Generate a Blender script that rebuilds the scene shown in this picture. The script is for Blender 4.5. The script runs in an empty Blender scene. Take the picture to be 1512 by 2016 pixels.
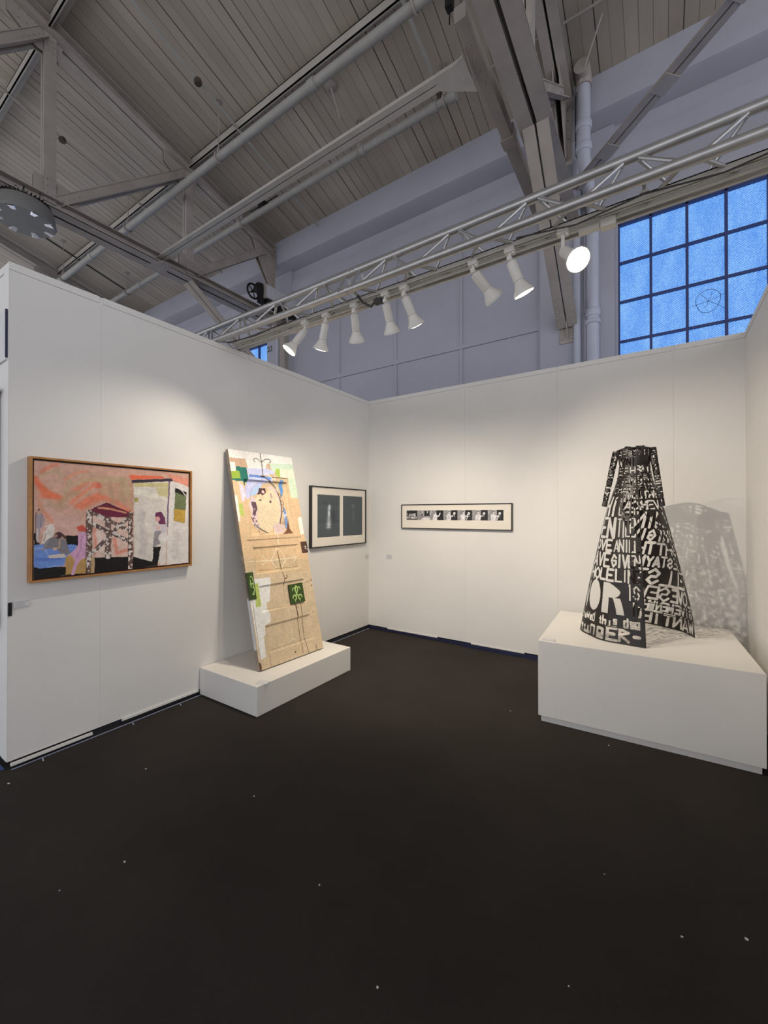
import bpy, bmesh, math, random
import numpy as np
from mathutils import Vector, Matrix
random.seed(7); RNG = np.random.default_rng(11)
scene = bpy.context.scene
COL = scene.collection
V = Vector

# ------------------------------------------------------------------ materials
def lin(c):
    return tuple((x/255/12.92 if x/255 <= .04045 else ((x/255+.055)/1.055)**2.4) for x in c)

def mat(name, c, rough=.6, metal=0., var=.06, scale=6., bump=0., bscale=60., spec=.5, emit=None, estr=0.):
    """painted / metal surface: a base colour with a slow procedural mottling and an optional fine bump"""
    m = bpy.data.materials.new(name); m.use_nodes = True
    nt = m.node_tree; b = nt.nodes['Principled BSDF']
    base = lin(c)
    b.inputs['Roughness'].default_value = rough; b.inputs['Metallic'].default_value = metal
    b.inputs['Specular IOR Level'].default_value = spec
    tc = nt.nodes.new('ShaderNodeTexCoord')
    if var > 0:
        n = nt.nodes.new('ShaderNodeTexNoise'); n.inputs['Scale'].default_value = scale; n.inputs['Detail'].default_value = 5
        nt.links.new(tc.outputs['Object'], n.inputs['Vector'])
        r = nt.nodes.new('ShaderNodeValToRGB')
        r.color_ramp.elements[0].position = .3; r.color_ramp.elements[1].position = .7
        r.color_ramp.elements[0].color = (*[x*(1-var) for x in base], 1)
        r.color_ramp.elements[1].color = (*[min(1, x*(1+var)) for x in base], 1)
        nt.links.new(n.outputs['Fac'], r.inputs['Fac']); nt.links.new(r.outputs['Color'], b.inputs['Base Color'])
    else:
        b.inputs['Base Color'].default_value = (*base, 1)
    if bump > 0:
        n2 = nt.nodes.new('ShaderNodeTexNoise'); n2.inputs['Scale'].default_value = bscale; n2.inputs['Detail'].default_value = 3
        nt.links.new(tc.outputs['Object'], n2.inputs['Vector'])
        bp = nt.nodes.new('ShaderNodeBump'); bp.inputs['Strength'].default_value = bump; bp.inputs['Distance'].default_value = .004
        nt.links.new(n2.outputs['Fac'], bp.inputs['Height']); nt.links.new(bp.outputs['Normal'], b.inputs['Normal'])
    if emit is not None:
        b.inputs['Emission Color'].default_value = (*lin(emit), 1); b.inputs['Emission Strength'].default_value = estr
    return m

def mat_attr(name, rough=.6, spec=.4):
    """paint whose pigment is stored per point of a picture mesh, with fine brush-tooth bump"""
    m = bpy.data.materials.new(name); m.use_nodes = True
    nt = m.node_tree; b = nt.nodes['Principled BSDF']
    a = nt.nodes.new('ShaderNodeAttribute'); a.attribute_name = 'pigment'
    tc = nt.nodes.new('ShaderNodeTexCoord')
    n = nt.nodes.new('ShaderNodeTexNoise'); n.inputs['Scale'].default_value = 38; n.inputs['Detail'].default_value = 6
    nt.links.new(tc.outputs['Object'], n.inputs['Vector'])
    mp = nt.nodes.new('ShaderNodeMapRange'); mp.inputs['From Min'].default_value = .25; mp.inputs['From Max'].default_value = .75
    mp.inputs['To Min'].default_value = .9; mp.inputs['To Max'].default_value = 1.08
    nt.links.new(n.outputs['Fac'], mp.inputs['Value'])
    mx = nt.nodes.new('ShaderNodeMix'); mx.data_type = 'RGBA'; mx.blend_type = 'MULTIPLY'; mx.inputs['Factor'].default_value = 1
    nt.links.new(a.outputs['Color'], mx.inputs['A']); nt.links.new(mp.outputs['Result'], mx.inputs['B'])
    nt.links.new(mx.outputs['Result'], b.inputs['Base Color'])
    b.inputs['Roughness'].default_value = rough; b.inputs['Specular IOR Level'].default_value = spec
    return m

def mat_deck():
    """painted tongue-and-groove roof boards: grooves every 14 cm across X, each joint with its own depth"""
    m = bpy.data.materials.new('roof_boards'); m.use_nodes = True
    nt = m.node_tree; b = nt.nodes['Principled BSDF']; N = nt.nodes.new; L = nt.links.new
    tc = N('ShaderNodeTexCoord'); sx = N('ShaderNodeSeparateXYZ'); L(tc.outputs['Object'], sx.inputs[0])
    def M(op, a, bv=None, c=None):
        n = N('ShaderNodeMath'); n.operation = op
        for i, q in enumerate((a, bv, c)):
            if q is None: continue
            if isinstance(q, (int, float)): n.inputs[i].default_value = q
            else: L(q, n.inputs[i])
        return n.outputs[0]
    u = M('MULTIPLY', sx.outputs['X'], 1/.14)
    fl = M('FLOOR', u); fr = M('FRACT', u)
    wn = N('ShaderNodeTexWhiteNoise'); wn.noise_dimensions = '1D'; L(fl, wn.inputs['W'])
    # groove strength differs from joint to joint
    st = M('POWER', wn.outputs['Value'], 1.6)
    wid = M('MULTIPLY_ADD', st, .075, .035)
    line = M('LESS_THAN', fr, wid)
    line = M('MULTIPLY', line, M('MULTIPLY_ADD', st, .45, .5))
    no = N('ShaderNodeTexNoise'); no.inputs['Scale'].default_value = 1.3; no.inputs['Detail'].default_value = 6
    mp = N('ShaderNodeMapping'); mp.inputs['Scale'].default_value = (1.6, .45, 1); L(tc.outputs['Object'], mp.inputs['Vector']); L(mp.outputs['Vector'], no.inputs['Vector'])
    rp = N('ShaderNodeValToRGB'); rp.color_ramp.elements[0].position = .3; rp.color_ramp.elements[1].position = .72
    rp.color_ramp.elements[0].color = (*lin((157, 146, 133)), 1); rp.color_ramp.elements[1].color = (*lin((177, 166, 153)), 1)
    L(no.outputs['Fac'], rp.inputs['Fac'])
    wn2 = N('ShaderNodeTexWhiteNoise'); wn2.noise_dimensions = '1D'; L(M('ADD', fl, 37.3), wn2.inputs['W'])
    br = M('MULTIPLY_ADD', wn2.outputs['Value'], .12, .94)
    tot = M('MULTIPLY', br, M('SUBTRACT', 1.0, line))
    mx = N('ShaderNodeMix'); mx.data_type = 'RGBA'; mx.blend_type = 'MULTIPLY'; mx.inputs['Factor'].default_value = 1
    L(rp.outputs['Color'], mx.inputs['A']); L(tot, mx.inputs['B']); L(mx.outputs['Result'], b.inputs['Base Color'])
    b.inputs['Roughness'].default_value = .75
    return m

def mat_glass():
    """backlit wired glass: daylight glowing through dirty, diagonally ribbed panes"""
    m = bpy.data.materials.new('wired_glass'); m.use_nodes = True
    nt = m.node_tree; b = nt.nodes['Principled BSDF']; N = nt.nodes.new; L = nt.links.new
    tc = N('ShaderNodeTexCoord')
    mp = N('ShaderNodeMapping'); mp.inputs['Rotation'].default_value = (0, math.radians(33), 0); L(tc.outputs['Object'], mp.inputs['Vector'])
    w = N('ShaderNodeTexWave'); w.wave_type = 'BANDS'; w.bands_direction = 'Z'
    w.inputs['Scale'].default_value = 14; w.inputs['Distortion'].default_value = 5; w.inputs['Detail'].default_value = 3; w.inputs['Detail Scale'].default_value = 9
    L(mp.outputs['Vector'], w.inputs['Vector'])
    n = N('ShaderNodeTexNoise'); n.inputs['Scale'].default_value = 3.2; n.inputs['Detail'].default_value = 7
    mp2 = N('ShaderNodeMapping'); mp2.inputs['Scale'].default_value = (2.2, 1, .7); L(tc.outputs['Object'], mp2.inputs['Vector']); L(mp2.outputs['Vector'], n.inputs['Vector'])
    a = N('ShaderNodeMath'); a.operation = 'MULTIPLY_ADD'; L(w.outputs['Fac'], a.inputs[0]); a.inputs[1].default_value = .55
    c = N('ShaderNodeMath'); c.operation = 'MULTIPLY'; L(n.outputs['Fac'], c.inputs[0]); c.inputs[1].default_value = .55
    L(c.outputs[0], a.inputs[2])
    r = N('ShaderNodeValToRGB'); e = r.color_ramp.elements
    e[0].position = .25; e[0].color = (*lin((66, 128, 224)), 1)
    e[1].position = .85; e[1].color = (*lin((150, 200, 252)), 1)
    k = r.color_ramp.elements.new(.55); k.color = (*lin((98, 163, 243)), 1)
    L(a.outputs[0], r.inputs['Fac'])
    b.inputs['Base Color'].default_value = (.05, .07, .1, 1); b.inputs['Roughness'].default_value = .35
    L(r.outputs['Color'], b.inputs['Emission Color']); b.inputs['Emission Strength'].default_value = .95
    return m

def mat_carpet():
    m = bpy.data.materials.new('black_carpet'); m.use_nodes = True
    nt = m.node_tree; b = nt.nodes['Principled BSDF']; N = nt.nodes.new; L = nt.links.new
    tc = N('ShaderNodeTexCoord')
    n = N('ShaderNodeTexNoise'); n.inputs['Scale'].default_value = 1.4; n.inputs['Detail'].default_value = 8; n.inputs['Roughness'].default_value = .65
    L(tc.outputs['Object'], n.inputs['Vector'])
    r = N('ShaderNodeValToRGB'); r.color_ramp.elements[0].position = .3; r.color_ramp.elements[1].position = .75
    r.color_ramp.elements[0].color = (*lin((47, 43, 40)), 1); r.color_ramp.elements[1].color = (*lin((58, 53, 49)), 1)
    L(n.outputs['Fac'], r.inputs['Fac']); L(r.outputs['Color'], b.inputs['Base Color'])
    n2 = N('ShaderNodeTexNoise'); n2.inputs['Scale'].default_value = 260; L(tc.outputs['Object'], n2.inputs['Vector'])
    bp = N('ShaderNodeBump'); bp.inputs['Strength'].default_value = .5; bp.inputs['Distance'].default_value = .004
    L(n2.outputs['Fac'], bp.inputs['Height']); L(bp.outputs['Normal'], b.inputs['Normal'])
    b.inputs['Roughness'].default_value = .95; b.inputs['Specular IOR Level'].default_value = .15
    return m

M = {
 'wall': mat('white_wall_paint', (226, 223, 218), .75, var=.02, scale=2, bump=.08, bscale=90),
 'plinth': mat('white_plinth_paint', (226, 222, 215), .6, var=.02, scale=3, bump=.04),
 'bouncefloor': mat('pale_bounce_floor', (205, 200, 192), .7, var=.06, scale=1.5),  # pale tone chosen so the added floor bounces light upward
 'recess': mat('dark_recess', (34, 34, 40), .8),
 'navy': mat('navy_skirting', (26, 30, 62), .55, var=.15),
 'bluetape': mat('blue_masking_tape', (62, 92, 150), .6, var=.1),
 'paletape': mat('pale_tape', (150, 160, 190), .5),
 'hall': mat('hall_wall_paint', (166, 165, 174), .75, var=.05, scale=1.2),
 'steel': mat('grey_painted_steel', (160, 150, 142), .75, spec=.25, var=.1, scale=4, bump=.15, bscale=40),
 'steel_light': mat('pale_painted_steel', (178, 171, 161), .6, var=.08, scale=5),
 'pipe': mat('painted_pipe', (158, 155, 149), .55, var=.06, scale=8),
 'downpipe': mat('white_downpipe', (178, 179, 190), .5, var=.05),
 'bolt': mat('rusty_bolt', (72, 58, 50), .7),
 'black': mat('black_paint', (18, 17, 18), .45, var=.1),
 'blackmetal': mat('black_iron', (28, 26, 26), .5, metal=.3),
 'alu': mat('aluminium_tube', (176, 174, 172), .38, metal=.75, var=.08, scale=20),
 'track': mat('white_track', (205, 203, 198), .5, var=.02),
 'lamp': mat('white_lamp_enamel', (214, 210, 202), .4, var=.02),
 'lens': mat('glowing_lamp_lens', (255, 244, 226), .4, var=0, emit=(255, 243, 222), estr=9.),
 'cable': mat('grey_cable', (52, 50, 50), .6),
 'frame_oak': mat('oak_frame', (176, 124, 72), .5, var=.16, scale=14),
 'frame_inner': mat('dark_shadow_gap', (52, 28, 18), .8),
 'frame_black': mat('black_frame', (30, 27, 27), .4, var=.08),
 'mat_board': mat('cream_mat_board', (232, 224, 211), .85, var=.01),
 'card': mat('white_card', (214, 212, 212), .7, var=.02),
 'ink': mat('grey_ink', (120, 118, 120), .8),
 'dooredge': mat('worn_door_edge', (150, 136, 118), .7, var=.25, scale=18),
 'rustplate': mat('rusty_lock_plate', (84, 56, 44), .6, var=.25, scale=40),
 'knob': mat('chipped_knob', (210, 196, 180), .5, var=.2, scale=60),
 'picture': mat_attr('picture_pigment', .55),
 'dress': mat('blackened_cut_metal', (40, 34, 31), .42, metal=.25, var=.35, scale=22, bump=.2, bscale=50),
 'deck': mat_deck(), 'glass': mat_glass(), 'carpet': mat_carpet(),
 'sash': mat('dark_blue_sash', (52, 62, 112), .5, var=.05),
 'mirror': mat('silver_reflector', (222, 222, 228), .3, metal=.45, var=.05),
 'greybody': mat('grey_lamp_body', (120, 118, 116), .5),
 'box_white': mat('white_box_paint', (188, 186, 190), .6, var=.05),
 'scrap': mat('white_scrap', (215, 212, 206), .8),
 'crack': mat('crack_line', (30, 38, 70), .8, var=0),
 'brass': mat('tarnished_brass', (92, 74, 40), .5, metal=.5, var=.2),
 'concrete': mat('pale_concrete_paint', (170, 169, 179), .8, var=.05, scale=1.5),
}

# ------------------------------------------------------------------ mesh builder
class MB:
    def __init__(s): s.v = []; s.f = []
    def add(s, vs, fs):
        o = len(s.v); s.v += [tuple(p) for p in vs]; s.f += [tuple(i+o for i in f) for f in fs]; return s
    def box(s, a, b):
        (x0, y0, z0), (x1, y1, z1) = [min(p, q) for p, q in zip(a, b)], [max(p, q) for p, q in zip(a, b)]
        return s.add([(x0,y0,z0),(x1,y0,z0),(x1,y1,z0),(x0,y1,z0),(x0,y0,z1),(x1,y0,z1),(x1,y1,z1),(x0,y1,z1)],
                     [(0,3,2,1),(4,5,6,7),(0,1,5,4),(1,2,6,5),(2,3,7,6),(3,0,4,7)])
    def beam(s, p, q, w, h, up=(0,0,1), off=(0,0)):
        """box from p to q, w across, h along up"""
        p, q = V(p), V(q); d = (q-p).normalized(); side = d.cross(V(up)).normalized(); u = side.cross(d).normalized()
        c = []
        for e in (p, q):
            for a, b in ((-1,-1),(1,-1),(1,1),(-1,1)):
                c.append(e + side*(a*w/2+off[0]) + u*(b*h/2+off[1]))
        return s.add(c, [(0,3,2,1),(4,5,6,7),(0,1,5,4),(1,2,6,5),(2,3,7,6),(3,0,4,7)])
    def tube(s, pts, r, n=12, caps=True):
        P = [V(p) for p in pts]; m = len(P); rs = r if isinstance(r, (list, tuple)) else [r]*m
        t0 = (P[1]-P[0]).normalized(); a = V((0,0,1)) if abs(t0.z) < .9 else V((1,0,0))
        x = t0.cross(a).normalized(); vs = []
        for i in range(m):
            t = (P[min(i+1,m-1)]-P[max(i-1,0)]).normalized()
            x = (x - t*x.dot(t)).normalized(); y = t.cross(x)
            for k in range(n):
                an = 2*math.pi*k/n; vs.append(P[i] + (x*math.cos(an)+y*math.sin(an))*rs[i])
        fs = [(i*n+k, i*n+(k+1)%n, (i+1)*n+(k+1)%n, (i+1)*n+k) for i in range(m-1) for k in range(n)]
        if caps: fs += [tuple(range(n-1,-1,-1)), tuple((m-1)*n+k for k in range(n))]
        return s.add(vs, fs)
    def lathe(s, prof, o, axis, n=24):
        """prof = [(radius, distance along axis)]"""
        ax = V(axis).normalized(); a = V((0,0,1)) if abs(ax.z) < .9 else V((1,0,0))
        x = ax.cross(a).normalized(); y = ax.cross(x); o = V(o); vs = []
        for r, d in prof:
            for k in range(n):
                an = 2*math.pi*k/n; vs.append(o + ax*d + (x*math.cos(an)+y*math.sin(an))*max(r, 1e-4))
        m = len(prof)
        fs = [(i*n+k, (i+1)*n+k, (i+1)*n+(k+1)%n, i*n+(k+1)%n) for i in range(m-1) for k in range(n)]
        fs += [tuple(range(n)), tuple((m-1)*n+k for k in range(n-1,-1,-1))]
        return s.add(vs, fs)
    def prism(s, poly, d):
        """planar polygon (3-D points) given thickness by the vector d"""
        n = len(poly); P = [V(p) for p in poly]; D = V(d)
        return s.add([*P, *[p+D for p in P]], [tuple(range(n-1,-1,-1)), tuple(range(n,2*n))] + [(i,(i+1)%n,n+(i+1)%n,n+i) for i in range(n)])
    def dome(s, c, r, axis, n=6):
        return s.lathe([(r,0),(r*.8,r*.45),(r*.3,r*.7)], c, axis, n)
    def xf(s, mtx):
        s.v = [tuple(mtx @ V(p)) for p in s.v]; return s

def finish(me, angle=38):
    bm = bmesh.new(); bm.from_mesh(me); bmesh.ops.recalc_face_normals(bm, faces=bm.faces); bm.to_mesh(me); bm.free()
    me.shade_smooth(); me.set_sharp_from_angle(angle=math.radians(angle))

def obj(name, mb, m, parent=None, local=False, bevel=0., kind=None):
    me = bpy.data.meshes.new(name)
    if isinstance(mb, MB):
        off = V((0,0,0)) if (parent is None or local) else world_loc(parent)
        me.from_pydata([tuple(V(p)-off) for p in mb.v], [], mb.f); finish(me)
    else: me = mb
    me.materials.append(M[m] if isinstance(m, str) else m)
    o = bpy.data.objects.new(name, me); COL.objects.link(o)
    if parent is not None: o.parent = parent
    if bevel:
        b = o.modifiers.new('bevel', 'BEVEL'); b.width = bevel; b.segments = 2; b.limit_method = 'ANGLE'
    if kind: o['kind'] = kind
    return o

def world_loc(o):
    p = V((0,0,0))
    while o is not None: p += o.location; o = o.parent
    return p

def tag(o, label, cat, group=None):
    o['label'] = label; o['category'] = cat
    if group: o['group'] = group
    return o
def thing(name, label, cat, loc=(0,0,0), rz=0, group=None):
    o = bpy.data.objects.new(name, None); COL.objects.link(o); o.empty_display_size = .1
    o.location = loc; o.rotation_euler = (0,0,rz)
    return tag(o, label, cat, group)
def struct(name, mb, m, parent=None, bevel=0.):
    return obj(name, mb, m, parent, bevel=bevel, kind='structure')

# ------------------------------------------------------------------ pictures: pigment fields on fine meshes
def srgb_lin(a):
    a = a/255.; return np.where(a <= .04045, a/12.92, ((a+.055)/1.055)**2.4)

class Pic:
    """a field of pigment of nx x ny points; u runs right, v runs down (both 0..1)"""
    def __init__(s, nx, ny, base, aspect=1.):
        s.nx, s.ny, s.asp = nx, ny, aspect      # aspect = height / width in metres
        s.c = np.zeros((ny, nx, 3)); s.c[:] = base
        s.U, s.Vv = np.meshgrid(np.linspace(0,1,nx), np.linspace(0,1,ny))
    def _win(s, us, vs, pad):
        i0 = max(0, int((min(us)-pad)*(s.nx-1))); i1 = min(s.nx, int((max(us)+pad)*(s.nx-1))+2)
        j0 = max(0, int((min(vs)-pad/s.asp)*(s.ny-1))); j1 = min(s.ny, int((max(vs)+pad/s.asp)*(s.ny-1))+2)
        return i0, i1, j0, j1
    def poly_mask(s, pts, rough=0.):
        us = [p[0] for p in pts]; vs = [p[1] for p in pts]; w = s._win(us, vs, .01); i0,i1,j0,j1 = w
        if i1 <= i0 or j1 <= j0: return w, None
        U = s.U[j0:j1,i0:i1]; W = s.Vv[j0:j1,i0:i1]
        if rough: U = U + s.wob[0][j0:j1,i0:i1]*rough; W = W + s.wob[1][j0:j1,i0:i1]*rough
        ins = np.zeros(U.shape, bool); n = len(pts)
        for a in range(n):
            (x0,y0),(x1,y1) = pts[a], pts[(a+1)%n]
            if y0 == y1: continue
            cond = ((y0 > W) != (y1 > W)) & (U < (x1-x0)*(W-y0)/(y1-y0)+x0); ins ^= cond
        return w, ins
    def stroke_mask(s, pts, wd, rough=0.):
        us = [p[0] for p in pts]; vs = [p[1] for p in pts]; w = s._win(us, vs, wd); i0,i1,j0,j1 = w
        if i1 <= i0 or j1 <= j0: return w, None
        U = s.U[j0:j1,i0:i1]; W = s.Vv[j0:j1,i0:i1]*s.asp
        if rough: U = U + s.wob[0][j0:j1,i0:i1]*rough; W = W + s.wob[1][j0:j1,i0:i1]*rough
        D = np.full(U.shape, 9.)
        if len(pts) == 1: D = np.hypot(U-pts[0][0], W-pts[0][1]*s.asp)
        for (x0,y0),(x1,y1) in zip(pts[:-1], pts[1:]):
            y0, y1 = y0*s.asp, y1*s.asp; dx, dy = x1-x0, y1-y0; l = dx*dx+dy*dy+1e-12
            t = np.clip(((U-x0)*dx+(W-y0)*dy)/l, 0, 1); D = np.minimum(D, np.hypot(U-x0-t*dx, W-y0-t*dy))
        return w, D
    def noise(s, cells, seed):
        """smooth value noise"""
        r = np.random.default_rng(seed); cy = max(2, int(cells*s.asp)); g = r.random((cy+2, cells+2))
        x = s.U*cells; y = s.Vv*cy; xi = np.minimum(x.astype(int), cells); yi = np.minimum(y.astype(int), cy)
        fx = x-xi; fy = y-yi; fx = fx*fx*(3-2*fx); fy = fy*fy*(3-2*fy)
        return (g[yi,xi]*(1-fx)+g[yi,xi+1]*fx)*(1-fy)+(g[yi+1,xi]*(1-fx)+g[yi+1,xi+1]*fx)*fy - .5
    def art(s, items, rough=0., soft=.0):
        s.wob = (s.noise(40, 1)+.5*s.noise(110, 2), s.noise(40, 3)+.5*s.noise(110, 4))
        sp = s.noise(64, 9)+.75*s.noise(130, 10)
        for k, it in enumerate(items):
            if it[0] == 'B':                       # brushed together: soften what lies beneath
                s.blur(it[1]); continue
            col = np.array(it[1], float)
            if it[0] == 'P':
                w, ins = s.poly_mask(it[2], rough)
                if ins is None: continue
                a = ins.astype(float)
            else:
                wd = it[2]/2 if it[0] != 'C' else it[2]
                w, D = s.stroke_mask(it[3], wd*1.4, rough)
                if D is None: continue
                a = np.clip((wd-D)/(soft*wd+.0012)+.5, 0, 1) if soft and it[0] == 'S' else (D < wd).astype(float)
            i0,i1,j0,j1 = w; sub = s.c[j0:j1,i0:i1]
            if it[0] == 'SP':
                q_ = np.clip((sp[j0:j1,i0:i1,None]-.02)/.16, 0, 1); c2 = col*(1-q_)+np.array((222,212,204.))*q_
            else: c2 = col
            s.c[j0:j1,i0:i1] = sub*(1-a[...,None]) + c2*a[...,None]
    def blur(s, n):
        for ax in (0, 1):
            for _ in range(3):
                k = np.cumsum(np.concatenate([np.repeat(s.c.take([0],ax),n+1,ax), s.c, np.repeat(s.c.take([-1],ax),n,ax)], ax), ax)
                L_ = s.c.shape[ax]; s.c = (k.take(range(2*n+1,2*n+1+L_),ax)-k.take(range(0,L_),ax))/(2*n+1)
    def mottle(s, amt, cells, seed):
        s.c *= (1+amt*s.noise(cells, seed)[...,None])
    def mesh(s, name, w, h, depth=None):
        """grid in local XZ, facing -Y, origin at lower left; depth(u,v) pushes points back along +Y"""
        x = s.U*w; z = (1-s.Vv)*h; y = np.zeros_like(x) if depth is None else depth
        co = np.stack([x,y,z], -1).reshape(-1,3)
        idx = np.arange(s.nx*s.ny).reshape(s.ny,s.nx)
        q = np.stack([idx[1:,:-1], idx[1:,1:], idx[:-1,1:], idx[:-1,:-1]], -1).reshape(-1,4)
        me = np_mesh(name, co, q)
        at = me.color_attributes.new('pigment', 'FLOAT_COLOR', 'POINT')
        rgba = np.ones((s.nx*s.ny,4), np.float32); rgba[:,:3] = srgb_lin(np.clip(s.c,0,255)).reshape(-1,3)
        at.data.foreach_set('color', rgba.ravel())
        return me

def np_mesh(name, co, q):
    me = bpy.data.meshes.new(name); n = len(q)
    me.vertices.add(len(co)); me.vertices.foreach_set('co', co.astype(np.float32).ravel())
    me.loops.add(n*4); me.loops.foreach_set('vertex_index', q.astype(np.int32).ravel())
    me.polygons.add(n); me.polygons.foreach_set('loop_start', np.arange(0,n*4,4,dtype=np.int32))
    me.update(calc_edges=True); me.validate()
    return me

# hand-cut capital strokes: x,y in 0..1
FONT = {k: [[tuple(float(c)/4 for c in p) for p in st.split()] for st in v.split('|')] for k, v in {
 'A':'00 24 40|11 31','B':'00 04 33 02 31 00','C':'43 24 02 01 20 41','D':'00 04 34 42 30 00','E':'44 04 00 40|02 32','F':'00 04 44|02 32',
 'G':'43 24 02 20 41 42 22','H':'00 04|40 44|02 42','I':'20 24','J':'01 20 31 34','K':'00 04|44 02 40','L':'04 00 40','M':'00 04 21 44 40','N':'00 04 40 44',
 'O':'20 01 03 24 43 41 20','P':'00 04 43 02','R':'00 04 43 02 40','S':'43 24 03 12 32 41 20 01','T':'04 44|24 20','U':'04 01 20 41 44','V':'04 20 44','W':'04 10 23 30 44',
 'X':'00 44|04 40','Y':'04 22 44|22 20','Z':'04 44 00 40','u':'02 00 30 32|30 40','n':'00 03 33 30','g':'33 03 01 31 33 30 00','h':'00 04|02 32 30','e':'11 31 32 12 11 10 30',
 'w':'03 00 22 30 43','d':'33 03 00 30 34','i':'20 22','s':'33 13 12 32 31 11','t':'23 20 30|12 32','o':'10 13 33 30 10','c':'33 03 00 30','-':'12 32','2':'03 24 43 00 40'}.items()}
def glyphs(text, u0, u1, v0, v1, fill=.78):
    """strokes of a line of text laid into a u,v box (v down)"""
    n = len(text); cw = (u1-u0)/n; out = []
    for i, ch in enumerate(text):
        for st in FONT.get(ch, []):
            out.append([(u0+cw*(i+.5*(1-fill)+x*fill), v1-(v1-v0)*y) for x, y in st])
    return out

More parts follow.
